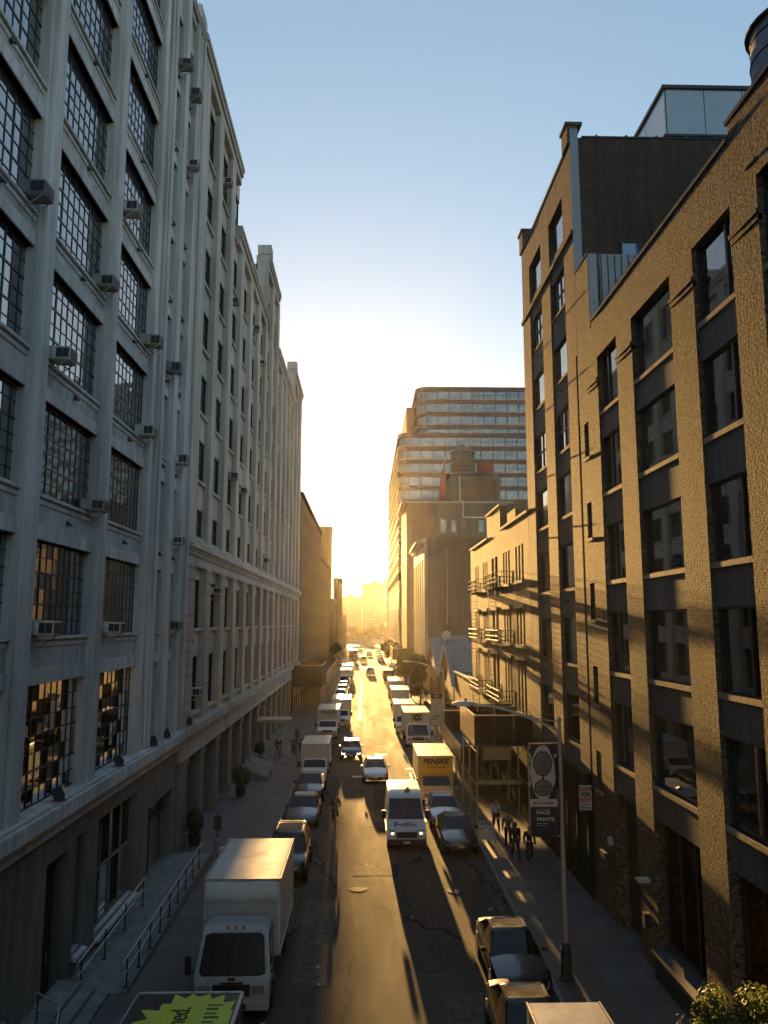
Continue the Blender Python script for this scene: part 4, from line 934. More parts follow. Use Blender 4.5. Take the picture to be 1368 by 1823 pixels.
# ================================================================== RIGHT far: stepped ribbon window building
t = RB5 = thing('ribbon_building', 'huge stepped building with horizontal ribbons of window glass and rounded corners', 'building', (30, 240, 0))
def rrect(x0, x1, y0, y1, r, n=6):
    pts = []
    for (cx_, cy_, a0) in ((x0 + r, y0 + r, 180), (x1 - r, y0 + r, 270), (x1 - r, y1 - r, 0), (x0 + r, y1 - r, 90)):
        for k in range(n + 1):
            a = R(a0 + 90 * k / n); pts.append((cx_ + r * math.cos(a), cy_ + r * math.sin(a)))
    return pts
def ring(x0, x1, y0, y1, r, z): return [(px, py, z) for px, py in rrect(x0, x1, y0, y1, r)]
for (x0, x1, y0, y1, r, zb, zt, n) in ((9.8, 90, 226, 330, 3.0, 22.0, 66.0, 11), (15.6, 90, 233, 326, 4.0, 66.4, 82.4, 4)):
    fh = (zt - zb) / n
    for k in range(n):
        z = zb + fh * k
        b = MB(); b.loft([ring(x0, x1, y0, y1, r, z), ring(x0, x1, y0, y1, r, z + fh * 0.30)]); b.build('spandrel_band', M['spandrel'], t, world=True)
        b = MB(); b.loft([ring(x0 - .15, x1, y0 - .15, y1, r, z + fh * 0.30), ring(x0 - .15, x1, y0 - .15, y1, r, z + fh * 0.36)]); b.build('trim_band', M['pale_trim'], t, world=True)
        b = MB(); b.loft([ring(x0 + .25, x1, y0 + .25, y1, r, z + fh * 0.36), ring(x0 + .25, x1, y0 + .25, y1, r, z + fh)]); o = b.build('ribbon_window', M['win_far'], t, world=True)
        m_ = MB(); xx = x0 + 3.0
        while xx < 62: m_.box(xx - .15, xx + .15, y0 + 0.08, y0 + 0.27, z + fh * 0.36, z + fh); xx += 3.6
        xx = x0 + 3.0
        while xx < 62:
            if rnd.random() < 0.8 and xx > 26: m_.box(xx - .04 + 1.2, xx + .04 + 1.2, y0 + 0.15, y0 + 0.27, z + fh * 0.36, z + fh); m_.box(xx - .04 + 2.4, xx + .04 + 2.4, y0 + 0.15, y0 + 0.27, z + fh * 0.36, z + fh); m_.box(xx, xx + 3.6, y0 + 0.15, y0 + 0.27, z + fh * 0.66, z + fh * 0.69)
            xx += 3.6
        yy = y0 + 4.0
        while yy < y1 - 4: m_.box(x0 + 0.08, x0 + 0.27, yy - .09, yy + .09, z + fh * 0.36, z + fh); yy += 4.0
        for q in range(5):
            px, py = rrect(x0 + .2, x1, y0 + .2, y1, r)[q + 1]; m_.box(px - .08, px + .08, py - .08, py + .08, z + fh * 0.36, z + fh)
        f = m_.build('glazing_grid', M['dark_metal'], o, world=True)
    b = MB(); b.loft([ring(x0 - .1, x1, y0 - .1, y1, r, zt), ring(x0 - .1, x1, y0 - .1, y1, r, zt + 1.3)]); b.build('parapet', M['spandrel'], t, world=True)
b = MB(); b.box(9.9, 90, 226.2, 330, 0, 22); b.build('base', M['far_brown'], t, world=True)
b = MB()
for k in range(10): b.nx(); b.box(9.8, 9.92, 229 + k * 10, 236 + k * 10, 6 , 20)
b.each('base_window', M['win_far'], t, world=True)
b = MB(); b.box(22, 30, 250, 300, 83.7, 86.5); b.box(13, 15.5, 240, 320, 66.4, 79); b.build('setback_block', M['spandrel'], t, world=True)
t = thing('factory_building', 'farthest right hand building closing the sunlit row, plain pale front', 'building', (10, 360, 0))
b = MB(); b.box(9.6, 60, 336, 395, 0, 30); b.build('wall', M['far_brown'], t, world=True)
b = MB()
for k in range(6):
    for z in (6, 12, 18, 24): b.nx(); b.box(9.52, 9.62, 339 + 9 * k, 345 + 9 * k, z, z + 3.4)
b.each('window', M['win_far'], t, world=True)

# ================================================================== LEFT far blocks
def left_block(y0, y1, zt, label, x=XL, deep=26, wins=True, pitch=5.2, low=None):
    t = thing('warehouse_building', label, 'building', (x - 1, (y0 + y1) / 2, 0))
    b = MB(); b.box(x - deep, x, y0, y1, 0, zt); b.build('wall', M['far_brown'], t, world=True)
    if low: b = MB(); b.box(x - 26, x - deep, y0, y1, 0, low); b.build('unseen_low_rear', M['far_brown'], t, world=True)  # unseen rear kept low so sunlight passes behind the thin front
    b = MB(); b.box(x - deep, x + 0.35, y0, y1, zt, zt + 0.5); b.box(x - 0.2, x + 0.3, y0, y1, 5.4, 5.9); b.build('cornice', M['spandrel'], t, world=True)
    if wins:
        z = 7.0
        while z + 3 < zt:
            y = y0 + 1.6
            b = MB()
            while y + 2.0 < y1: b.nx(); b.box(x - 0.02, x + 0.012, y, y + 1.5, z, z + 2.0); y += pitch
            if b.v: b.each('window', M['win_dim'], t, world=True)
            z += 3.7
    return t
left_block(107.7, 156, 28.9, 'brown brick warehouse with a plain roofline beyond the long stone building')
left_block(156.1, 200, 24.0, 'lower brown block at the far end of the left row before the avenue')
left_block(221, 245, 17.5, 'low brown block across the avenue on the left')
left_block(245.2, 256, 41.0, 'tall narrow dark block across the avenue, set back from the left row', x=-10.9, deep=6, wins=False)
left_block(256.1, 284, 25.3, 'dark block beyond the tall narrow one, just left of the sun', deep=1.3, low=17)  # depth of this and the next block shaped for sun on the trucks
left_block(284.1, 310, 26.8, 'dark block at the sun, last tall one of the left row', deep=1.3, low=17)
left_block(310.1, 390, 14.0, 'lowest far block at the end of the left row', wins=False)
# far shore towers
for (x0, x1, h, lab) in ((-90, -25, 26, 'pale hazy block far across the river on the left'), (-24, -3.4, 38, 'hazy far block across the river, lower of the two seen down the street'), (-3, 30, 52, 'hazy far block across the river, taller and wider, right of the street gap'), (31, 95, 30, 'hazy block far across the river on the right')):
    t = thing('far_building', lab, 'building', ((x0 + x1) / 2, 835, 1.0))
    b = MB(); b.box(x0, x1, 815, 850, 1.0, h); b.box(x0 + (x1 - x0) * .3, x0 + (x1 - x0) * .5, 820, 845, h, h + 3); b.box(x0 + (x1 - x0) * .7, x0 + (x1 - x0) * .75, 820, 830, h, h + 6); b.build('wall', M['far_brown'], t, world=True)
    b = MB(); z = 5
    while z < h - 3:
        b.nx(); b.box(x0 + 1.5, x1 - 1.5, 814.7, 815.02, z, z + 1.4); z += 3.2
    b.each('window_band', M['win_far'], t, world=True)

# ================================================================== VEHICLES (local frame: front bumper at y=0 facing -Y, wheels on z=0)
def wheel(parent, x, y, r=0.33, wd=0.22, full=True):
    b = MB(); b.lathe([(r * 0.62, -wd / 2), (r * 0.93, -wd / 2), (r, -wd * 0.32), (r, wd * 0.32), (r * 0.93, wd / 2), (r * 0.62, wd / 2)], (0, 0, 0), 20, axis='X')
    o = b.build('wheel', M['tyre'], parent, loc=(x, y, r), smooth=True)
    if full:
        s_ = 1 if x > 0 else -1
        b = MB(); b.lathe([(r * 0.64, wd * 0.42 * s_), (r * 0.6, wd * 0.50 * s_), (r * 0.2, wd * 0.40 * s_), (0.0, wd * 0.46 * s_)], (0, 0, 0), 14, axis='X'); b.build('rim', M['rim'], o)
def inset(q, k=0.06, off=0.008):
    a, b_, c, d = [Vector(p) for p in q]; ctr = (a + b_ + c + d) / 4; n = (b_ - a).cross(d - a).normalized() * off
    return [p + (ctr - p) * k + n for p in (a, b_, c, d)]
CARS = {
 'saloon': dict(L=4.6, w=0.90, st=[(0, .60, .62), (.10, .68, .76), (.40, .76, .86), (1.05, .86, .90), (1.45, .93, .90), (2.3, .95, .91), (3.3, .98, .91), (3.8, 1.02, .88), (4.35, 1.0, .82), (4.6, .90, .74)],
               g=(1.35, 2.15, 3.25, 4.0, 1.43, .60, .82)),
 'hatch': dict(L=3.9, w=0.86, st=[(0, .62, .62), (.10, .74, .76), (.35, .84, .83), (.9, .96, .86), (1.2, 1.0, .86), (2.2, 1.02, .87), (3.2, 1.04, .85), (3.75, .98, .80), (3.9, .85, .72)],
               g=(1.1, 1.7, 3.25, 3.72, 1.46, .64, .80)),
 'suv': dict(L=4.75, w=0.95, st=[(0, .72, .70), (.08, .84, .82), (.35, .98, .90), (1.0, 1.06, .94), (1.35, 1.10, .94), (2.3, 1.12, .95), (3.6, 1.13, .94), (4.5, 1.10, .88), (4.75, .95, .82)],
               g=(1.25, 1.85, 4.1, 4.6, 1.76, .70, .86)),
 'minivan': dict(L=5.0, w=0.98, st=[(0, .74, .70), (.10, .86, .82), (.35, .98, .92), (.9, 1.08, .96), (1.1, 1.12, .97), (2.3, 1.16, .98), (4.0, 1.18, .97), (4.8, 1.14, .92), (5.0, .95, .86)],
               g=(1.0, 2.0, 4.6, 4.92, 2.05, .80, .90)),
}
def car(kind, pt, label, x, y, group, rev=False, lights=False, rack=False, full=True, z=0.0, seed=0):
    sp_ = CARS[kind]; L, W = sp_['L'], sp_['w']
    t = thing('parked_car' if 'parked' in group else 'moving_car', label, 'car', (x, y + (L if rev else 0), z), math.pi if rev else 0, group)
    m = P[pt]
    rings = []
    for (yy, zb, hw) in sp_['st']:
        e = 0.30 if 0.3 < yy < L - 0.3 else 0.38
        half = [(0, e - .04), (hw * .86, e - .02), (hw * .97, e + .10), (hw, e + (zb - e) * .45), (hw * .985, zb - .14), (hw * .90, zb - .02), (hw * .6, zb + .02), (0, zb + .035)]
        rings.append([(px, yy, pz) for px, pz in half] + [(-px, yy, pz) for px, pz in half[-2:0:-1]])
    b = MB(); b.loft(rings)
    yb0, yr0, yr1, yb1, zr, wr, wbse = sp_['g']
    zb0 = next(zb for (yy, zb, hw) in sp_['st'] if yy >= yb0) - .03; zb1 = [zb for (yy, zb, hw) in sp_['st'] if yy <= yb1][-1] - .03
    base = [(-wbse, yb0, zb0), (wbse, yb0, zb0), (wbse, yb1, zb1), (-wbse, yb1, zb1)]
    rf = [(-wr, yr0, zr - .05), (wr, yr0, zr - .05), (wr, yr1, zr - .05), (-wr, yr1, zr - .05)]
    rt_ = [(-wr * .78, yr0 + .16, zr), (wr * .78, yr0 + .16, zr), (wr * .78, yr1 - .14, zr - .01), (-wr * .78, yr1 - .14, zr - .01)]
    def rq(pts, f):
        out = []; n_ = len(pts)
        for i in range(n_):
            p0, p1, p2 = Vector(pts[i - 1]), Vector(pts[i]), Vector(pts[(i + 1) % n_])
            a_, c_ = p1.lerp(p0, f), p1.lerp(p2, f)
            for q_ in (0, .25, .5, .75, 1): out.append(tuple((1 - q_) ** 2 * a_ + 2 * q_ * (1 - q_) * p1 + q_ ** 2 * c_))
        return out
    rm_ = [tuple(Vector(p).lerp(Vector(q), .45) + Vector((0, 0, .035))) for p, q in zip(rf, rt_)]
    b.loft([rq(base, .06), rq(rf, .10), rq(rm_, .14), rq(rt_, .22)])
    b.build('body', m, t, smooth=True, ang=40)
    G = M['carglass']
    def gl(nm, q, k=0.05, off=0.012):
        bb = MB(); bb.quad(*inset(q, k, off)); bb.build(nm, G, t)
    gl('windshield', [base[0], base[1], rf[1], rf[0]], 0.05); gl('rear_window', [base[2], base[3], rf[3], rf[2]], 0.10)
    for s_ in (1, -1):
        bq = [base[1], base[2], rf[2], rf[1]] if s_ > 0 else [base[3], base[0], rf[0], rf[3]]
        A, B_, C_, D = [Vector(p) for p in bq]
        f = 0.50
        for q in ([A, A.lerp(B_, f - .02), D.lerp(C_, f - .02), D], [A.lerp(B_, f + .02), B_, C_, D.lerp(C_, f + .02)]): gl('side_window', q, 0.09, 0.012)
    for yy in (0.82, L - 0.86):
        for s_ in (1, -1):
            wheel(t, s_ * (W - 0.09), yy, 0.32 if kind != 'suv' else 0.36, 0.21, full)
            bb = MB(); bb.lathe([(0.40 if kind != 'suv' else .44, 0.0), (0.40 if kind != 'suv' else .44, 0.012), (0, 0.013)], (0, 0, 0), 16, axis='X'); bb.build('wheel_arch', M['blackplastic'], t, loc=(s_ * (W - 0.005) - (0.012 if s_ < 0 else 0), yy, 0.36))
    zf = sp_['st'][1][1]
    for s_ in (1, -1):
        bb = MB(); bb.slab((s_ * .50, .02, zf - .16), (s_ * .74, .12, zf - .16), (s_ * .76, .22, zf - .03), (s_ * .50, .08, zf - .06), (0, .06, 0)); o = bb.build('headlight', M['headlamp_on'] if lights else M['headlamp'], t)
        bb = MB(); bb.box(s_ * .55, s_ * .80, L - .10, L - .02, zf - .02, zf + .14); bb.build('tail_light', M['redlens'], t)
        bb = MB(); bb.box(s_ * (W - .02), s_ * (W + .16), yb0 + .30, yb0 + .40, zb0 + .02, zb0 + .17); bb.build('wing_mirror', m, t, bevel=.03)
        if lights:
            bb = MB(); bb.lathe([(0.0, 0), (.07, .0), (.07, .02), (0, .02)], (s_ * .45, -.012, .42), 10, axis='Y'); bb.build('fog_light', M['headlamp_on'], t)
    bb = MB(); bb.box(-.46, .46, -.012, .04, zf - .30, zf - .14); bb.box(-.55, .55, -.012, .05, .32, .42); bb.build('grille', M['blackplastic'], t)
    bb = MB(); bb.box(-.16, .16, -.024, -.01, .44, .54); bb.build('licence_plate', M['plate'], t)
    if rack:
        bb = MB()
        for s_ in (1, -1): bb.tube((s_ * wr * .8, yr0 + .3, zr + .06), (s_ * wr * .8, yr1 - .1, zr + .06), .025, n=6)
        for k in range(6):
            yy = yr0 + .4 + k * (yr1 - yr0 - .6) / 5; bb.tube((-wr * .8, yy, zr + .04), (wr * .8, yy, zr + .04), .016, n=5)
        bb.build('roof_rack', M['blackplastic'], t)
    return t
def truck(label, x, y, w=2.2, zt=2.75, zb=0.95, y0=1.8, L=6.8, cab='conv', cabp='white', boxp='offwhite', front='offwhite', group=None, cat='truck', name='box_truck', rev=False, full=True, rot=0.0):
    t = thing(name, label, cat, (x, y + (L if rev else 0), 0), (math.pi if rev else 0) + rot, group)
    hw = w / 2; k = zt / 3.3
    if cab == 'over':
        prof = [(0.10, .42), (0.0, .62), (0.02, 1.05 * k), (.10, 1.16 * k), (.58, 2.2 * k), (.78, 2.28 * k), (y0 - .08, 2.3 * k), (y0 - .08, .42)]; ws = (3, 4)
    else:
        prof = [(0.06, .42), (0.0, .62), (0.03, 1.0 * k), (.18, 1.12 * k), (y0 * .48, 1.32 * k), (y0 * .78, 1.95 * k), (y0 * .92, 2.05 * k), (y0 - .05, 2.06 * k), (y0 - .05, .42)]; ws = (4, 5)
    cw = hw * .90
    def wf(z): return cw * (1.0 - .10 * max(0, (z - 1.2 * k) / (1.0 * k)))
    b = MB(); b.sideprism(prof, wf); cab_ = b.build('cab', P[cabp], t, bevel=.07)
    (ya, za), (yc, zc) = prof[ws[0]], prof[ws[1]]
    q = [(-wf(za) * .95, ya, za), (wf(za) * .95, ya, za), (wf(zc) * .93, yc, zc), (-wf(zc) * .93, yc, zc)]
    Q_ = inset(q, 0.05, .02); n8 = []
    for i in range(4):
        p0, p1, p2 = Q_[i - 1], Q_[i], Q_[(i + 1) % 4]; n8 += [p1.lerp(p0, .10), p1.lerp(p0, .03).lerp(p2, .03), p1.lerp(p2, .06)]
    bb = MB(); bb.add([tuple(p) for p in n8], [tuple(range(12))]); bb.build('windshield', M['carglass'], t)
    bb = MB()
    for s_ in (1, -1): bb.box(s_ * (cw * .995), s_ * (cw + .012), y0 - .62, y0 - .60, .55, 1.25 * k); bb.box(s_ * (cw * .99), s_ * (cw + .03), y0 - .75, y0 - .65, 1.12 * k, 1.16 * k); bb.box(s_ * cw * .7, s_ * (cw + .02), y0 - .9, y0 - .3, .30, .40)
    bb.build('door_trim', M['blackplastic'], cab_)
    if cab == 'over':
        bb = MB(); bb.box(-cw * .30, cw * .30, -.012, .02, 1.02 * k, 1.06 * k); bb.box(-.10, .10, -.02, .01, 1.12 * k, 1.18 * k); bb.build('badge', M['blackplastic'], cab_)
        for xx in (-.22, 0, .22): bb = MB(); bb.box(xx - .04, xx + .04, .62, .70, 2.26 * k, 2.33 * k); bb.build('roof_marker', M['amber'], cab_)
    for s_ in (1, -1):
        X = s_ * (wf(1.6 * k) + .012)
        bb = MB(); bb.slab((X, ya + .30, za + .06), (X, y0 - .2, za + .06), (X * .985, y0 - .2, zc - .12), (X * .985, yc + .16, zc - .12), (s_ * .01, 0, 0)); bb.build('side_window', M['carglass'], t)
        bb = MB(); bb.box(s_ * cw * .55, s_ * cw * .88, prof[1][0] - .015, prof[1][0] + .04, .66 * k + .1, .86 * k + .12); bb.build('headlight', M['headlamp'], t)
        bb = MB(); bb.box(s_ * (hw + .02), s_ * (hw + .20), ya + .10, ya + .18, za + .02, za + .52 * k); bb.box(s_ * cw * .95, s_ * (hw + .06), ya + .13, ya + .16, za + .1, za + .14); bb.build('mirror', M['blackplastic'], t, bevel=.02)
    bb = MB(); bb.box(-cw * 1.02, cw * 1.02, -.10, .12, .36, .60); bb.build('bumper', P[cabp] if cab == 'over' else M['chrome'], t, bevel=.02)
    bb = MB(); bb.box(-cw * .5, cw * .5, prof[1][0] - .012, prof[1][0] + .03, .70, .70 + .30 * k); bb.box(-cw * .42, cw * .42, -.112, -.09, .40, .54); bb.build('grille', M['blackplastic'], t)
    bb = MB(); bb.box(-.16, .16, -.125, -.113, .44, .54); bb.build('licence_plate', M['plate'], t)
    bb = MB()                                                     # wipers
    for s_ in (-.5, .15):
        bb.nx(); p0 = Vector((s_ * cw, ya - .02, za + .02)); bb.tube(p0, p0 + Vector((.32, (yc - ya) * .25, (zc - za) * .25 + .01)), .012, n=4)
    bb.each('wiper', M['blackplastic'], t)
    b = MB(); b.box(-hw, hw, y0, L, zb, zt); o = b.build('cargo_box', P[boxp], t, bevel=.05)
    bb = MB(); bb.quad((-hw * .95, y0 - .006, zb + .05), (hw * .95, y0 - .006, zb + .05), (hw * .95, y0 - .006, zt - .10), (-hw * .95, y0 - .006, zt - .10)); bb.build('front_panel', P[front], o)
    bb = MB()
    for s_ in (1, -1): bb.box(s_ * (hw - .03), s_ * (hw + .015), y0 + .05, L - .03, zt - .07, zt + .012); bb.box(s_ * (hw - .03), s_ * (hw + .015), y0 + .05, L - .03, zb - .02, zb + .10)
    bb.box(-hw, hw, y0 - .012, y0 + .03, zt - .06, zt + .012); bb.build('edge_rail', M['galv'], o)
    bb = MB()
    for k_ in range(int((L - y0) / .6)): 
        for s_ in (1, -1): bb.box(s_ * hw, s_ * (hw + .008), y0 + .4 + .6 * k_, y0 + .43 + .6 * k_, zb + .1, zt - .07)
    bb.build('side_seam', P[boxp], o)
    bb = MB()
    for s_ in (-.6, -.1, 0, .1, .6): bb.nx(); bb.box(s_ * hw * 1.5 - .05, s_ * hw * 1.5 + .05, y0 - .03, y0 - .012, zt - .10, zt - .055)
    bb.each('marker_light', M['amber'], t)
    bb = MB(); bb.box(-hw * .55, hw * .55, y0 - .3, L - .1, .5, zb - .02); bb.box(-hw * .95, hw * .95, L - .12, L - .02, .45, .62); bb.build('chassis', M['blackplastic'], t)
    for yy in (0.95 if cab == 'over' else y0 * .5, L - 1.5):
        for s_ in (1, -1): wheel(t, s_ * (hw - .22), yy, .38, .26, full)
    return t
LP, RP, MV = 'vehicles parked along the left kerb', 'vehicles parked along the right kerb', 'moving traffic in the street'
# --- near left
t = truck('big plain white box truck with dark windscreen, parked nearest on the left', -3.77, 23.9, w=2.36, zt=3.32, zb=1.05, y0=1.75, L=6.4, cab='over', cabp='offwhite', boxp='white', front='offwhite', group=LP)
b = MB(); b.loft([[(x_, 1.62, z_) for x_, z_ in ((-1.12, 2.74), (1.12, 2.74), (1.12, 3.05), (-1.12, 3.05))], [(x_, 1.75, z_) for x_, z_ in ((-1.17, 2.66), (1.17, 2.66), (1.17, 3.30), (-1.17, 3.30))]]); b.build('wind_cap', P['white'], t, bevel=.05)
# lime splash truck: only its roof shows
t = truck('parked truck with a lime yellow paint splash and rotated lettering on its black roof', -4.05, 12.5, w=2.45, zt=2.6, zb=.8, y0=1.75, L=7.3, cab='over', cabp='black', boxp='black', front='black', group=LP)
spl_ = []
rr = random.Random(11)
for k in range(40):
    a = 2 * math.pi * k / 40; rad = 1.0 + (0.22 if k % 2 else -0.06) * rr.uniform(.3, 1.3)
    spl_.append((max(-1.12, min(1.12, .25 + 1.05 * rad * math.cos(a))), 5.65 + 1.5 * rad * math.sin(a) if math.sin(a) < 0 else min(7.22, 5.65 + 1.45 * rad * math.sin(a))))
b = MB(); b.add([(px, py, 2.606) for px, py in spl_], [tuple(range(40))]); b.build('splash_graphic', P['lime'], t)
b = MB(); b.box(-1.2, 1.2, 7.24, 7.29, 2.6, 2.63); b.box(1.17, 1.21, 1.8, 7.29, 2.6, 2.63); b.build('white_trim', M['ac_white'], t)
text('ned.', .62, M['text_black'], t, (-.02, 6.15, 2.616), (0, 0, R(90)), sx=.8); b = MB()
for i in range(7): b.box(.52, .52 + (.26 if i % 3 else .34), 5.5 + .19 * i, 5.5 + .19 * i + .05 + .03 * (i % 2), 2.607, 2.612)
b.build('faded_lettering', M['text_black'], t)
car('suv', 'black', 'black parked suv with a roof rack just behind the big white box truck', -3.45, 35.4, LP, rack=True)
car('saloon', 'grey', 'dark grey saloon parked behind the black suv on the left', -3.45, 44.4, LP)
car('saloon', 'black', 'black saloon parked in front of the plain white mid-distance truck on the left', -3.5, 50.9, LP)
truck('plain white box truck without lettering, middle of the left kerb row', -3.55, 56.6, w=1.98, zt=2.55, zb=.8, y0=1.5, L=5.9, cab='conv', group=LP)
t = truck('white rental box truck with black lettering on the left kerb', -3.62, 77.6, w=2.12, zt=2.75, zb=.9, y0=1.6, L=6.9, cab='conv', group=LP)
text('PENSKE', .42, M['text_black'], t, (0, 1.575, 2.42), (R(90), 0, 0), shear=.25, offset=.012, sx=1.05); text('Truck Rental', .22, M['text_black'], t, (0, 1.575, 2.12), (R(90), 0, 0), sx=.95)
truck('box truck half hidden behind the left rental truck, its dark side to the street', -2.6, 86.2, w=2.1, zt=2.9, zb=.9, y0=1.7, L=7.2, cab='conv', boxp='offwhite', group=LP)
for i, (y, k, p_, lab) in enumerate(((103, 'suv', 'grey', 'grey suv parked left beyond the dark sided box truck'), (116, 'saloon', 'navy', 'dark blue car parked under the left sidewalk shed'), (125, 'saloon', 'silver', 'silver saloon parked in the far left row, nearest of two bright cars'), (132.5, 'saloon', 'white', 'white saloon parked in the far left row behind the silver one'),
                                     (139.5, 'suv', 'black', 'black suv in the far left row before the parked vans'), (176, 'saloon', 'tan', 'champagne car parked far left beyond the vans'), (184, 'suv', 'grey', 'grey suv parked last before the left crossing'))):
    car(k, p_, lab, -3.55, y, LP, full=False)
truck('pale delivery van parked far left, first of two with glaring roof', -3.5, 147, w=2.0, zt=2.6, zb=.6, y0=1.4, L=6, group=LP, full=False); truck('pale delivery van parked far left, second of two with glaring roof', -3.4, 156, w=2.1, zt=2.9, zb=.6, y0=1.5, L=7, group=LP, full=False)
truck('tall dark truck stopped beyond the crossing on the left', -3.4, 224, w=2.4, zt=3.6, zb=.9, y0=1.7, L=8, cabp='brown', boxp='brown', front='brown', group=LP, full=False)
truck('white lorry with glowing roof far beyond the crossing on the left', -3.3, 268, w=2.3, zt=3.4, zb=.9, y0=1.7, L=8, group=LP, full=False)
for y, p_, lab in ((240, 'grey', 'grey car left far beyond the crossing behind the dark truck'), (290, 'black', 'black car left at the far end, nearer'), (305, 'silver', 'silver car left at the far end, farther')): car('saloon', p_, lab, -3.4, y, LP, full=False)
# --- moving
car('hatch', 'navy', 'small dark hatchback with lit headlights driving in the left lane', -1.1, 65.6, MV, lights=True)
car('saloon', 'silver', 'silver saloon driving in the middle of the sunlit street', .78, 56.4, MV)
car('suv', 'black', 'dark suv in the middle lane just before the far crossing', 1.2, 168.5, MV, full=False); car('suv', 'grey', 'dark car beyond the crossing left of centre', -.4, 224, MV, full=False)
car('suv', 'black', 'dark car beyond the crossing right of centre', 1.5, 262, MV, full=False); car('saloon', 'silver', 'tiny pale car in the middle of the street near the river', -1.6, 300, MV, full=False)
# delivery van
def van():
    t = thing('delivery_van', 'white courier delivery van with purple and grey lettering on its nose, nearest in the street', 'van', (2.12, 40.5, 0), 0, MV)
    prof = [(0.05, .34), (0.0, .55), (.04, .95), (.16, 1.05), (.95, 1.28), (1.85, 2.12), (2.15, 2.30), (3.0, 2.38), (5.5, 2.38), (5.68, 2.2), (5.72, .40)]
    def wf(z): return .99 * (1 - .14 * max(0, (z - 1.0) / 1.4))
    b = MB(); b.sideprism(prof, wf); b.build('body', P['white'], t, bevel=.07)
    q = [(-wf(1.28) * .96, .95, 1.28), (wf(1.28) * .96, .95, 1.28), (wf(2.12) * .95, 1.85, 2.12), (-wf(2.12) * .95, 1.85, 2.12)]
    bb = MB(); bb.quad(*inset(q, .03, .03)); bb.build('windshield', M['carglass'], t)
    for s_ in (1, -1):
        X = s_ * (wf(1.6) + .02); bb = MB(); bb.slab((X, 1.45, 1.32), (X, 2.5, 1.32), (X * .96, 2.5, 1.95), (X * .96, 1.95, 1.95), (s_ * .01, 0, 0)); bb.build('side_window', M['carglass'], t)
        bb = MB(); bb.slab((s_ * .56, -.012, .70), (s_ * .90, .10, .72), (s_ * .92, .16, 1.0), (s_ * .62, .06, .98), (0, .05, 0)); bb.build('headlight', M['headlamp'], t)
        bb = MB(); bb.lathe([(0, 0), (.055, 0), (.055, .02), (0, .02)], (s_ * .70, -.03, .84), 12, axis='Y'); bb.build('lamp_bulb', M['headlamp_on'], t)
        bb = MB(); bb.box(s_ * 1.0, s_ * 1.24, 1.15, 1.27, 1.25, 1.68); bb.build('mirror', M['blackplastic'], t, bevel=.03)
        bb = MB(); bb.box(s_ * .985, s_ * 1.0, 1.5, 5.6, .52, .62); bb.build('side_strip', M['blackplastic'], t)
        for yy in (1.0, 4.7): wheel(t, s_ * .86, yy, .35, .24)
    bb = MB(); bb.box(-.52, .52, -.03, .05, .62, .90); bb.build('grille', M['blackplastic'], t, bevel=.02)
    bb = MB(); bb.box(-.97, .97, -.08, .12, .30, .56); bb.build('bumper', M['blackplastic'], t, bevel=.04)
    bb = MB(); bb.box(-.16, .16, -.10, -.085, .38, .49); bb.build('licence_plate', M['plate'], t)
    bb = MB(); bb.lathe([(.16, 2.36), (.16, 2.44), (.08, 2.52), (.07, 2.56), (.10, 2.60), (0, 2.62)], (.15, 2.35, 0), 14); bb.build('roof_vent', M['galv'], t)
    a = math.atan2(1.28 - 1.05, .95 - .16)
    text('Fed', .46, M['text_purple'], t, (.06, .44, 1.155), (a + R(8), 0, 0), align='RIGHT', offset=.014, sx=1.02); text('Ex', .46, M['text_orange'], t, (.06, .44, 1.155), (a + R(8), 0, 0), align='LEFT', offset=.014, sx=1.02)
    bb = MB()
    for s_ in (-.55, .1): bb.nx(); p0 = Vector((s_, .96, 1.315)); bb.tube(p0, p0 + Vector((.5, .12, .12)), .012, n=4)
    bb.each('wiper', M['blackplastic'], t)
van()
# --- right kerb
t = truck('pale flat roof of a van cut by the bottom edge on the right', 4.66, 14.3, w=1.72, zt=2.42, zb=.55, y0=1.5, L=5.25, cab='conv', cabp='offwhite', boxp='white', front='white', group=RP)
b = MB()
for k in range(5): b.box(-.7 + .31 * k, -.62 + .31 * k, 1.7, 5.15, 2.42, 2.432)
b.build('roof_rib', P['white'], t)
car('saloon', 'black', 'black saloon with sunlit roof behind the pale van roof, bottom right', 4.35, 19.7, RP); car('saloon', 'navy', 'dark saloon beside the street lamp base, sky reflected in its windscreen', 4.75, 24.5, RP)
car('saloon', 'black', 'black saloon parked right, just in front of the silver one', 4.68, 39.4, RP); car('saloon', 'silver', 'silver saloon parked right beside the courier van', 4.5, 44.2, RP)
t = truck('yellow fronted rental box truck with black lettering on the right kerb', 4.5, 49.3, w=2.22, zt=2.85, zb=.95, y0=1.7, L=6.9, cab='conv', cabp='yellow', boxp='offwhite', front='yellow', group=RP)
text('PENSKE', .44, M['text_black'], t, (0, 1.675, 2.50), (R(90), 0, 0), shear=.25, offset=.014, sx=1.08); text('Truck Rental', .22, M['text_black'], t, (0, 1.675, 2.18), (R(90), 0, 0))
t = truck('white box truck with a black eye emblem on the right kerb', 4.85, 72.4, w=2.38, zt=3.0, zb=.95, y0=1.5, L=7.2, cab='over', cabp='white', boxp='offwhite', group=RP)
b = MB(); b.box(-.50, .50, 1.470, 1.478, 2.28, 2.82); b.build('emblem_ground', M['text_black'], t)
b = MB()
eye = [(.44 * math.cos(2 * math.pi * k / 28), .23 * math.sin(2 * math.pi * k / 28)) for k in range(28)]
b.add([(px, 1.466, 2.55 + pz) for px, pz in eye], [tuple(range(28))]); b.build('emblem_white', M['ac_white'], t)
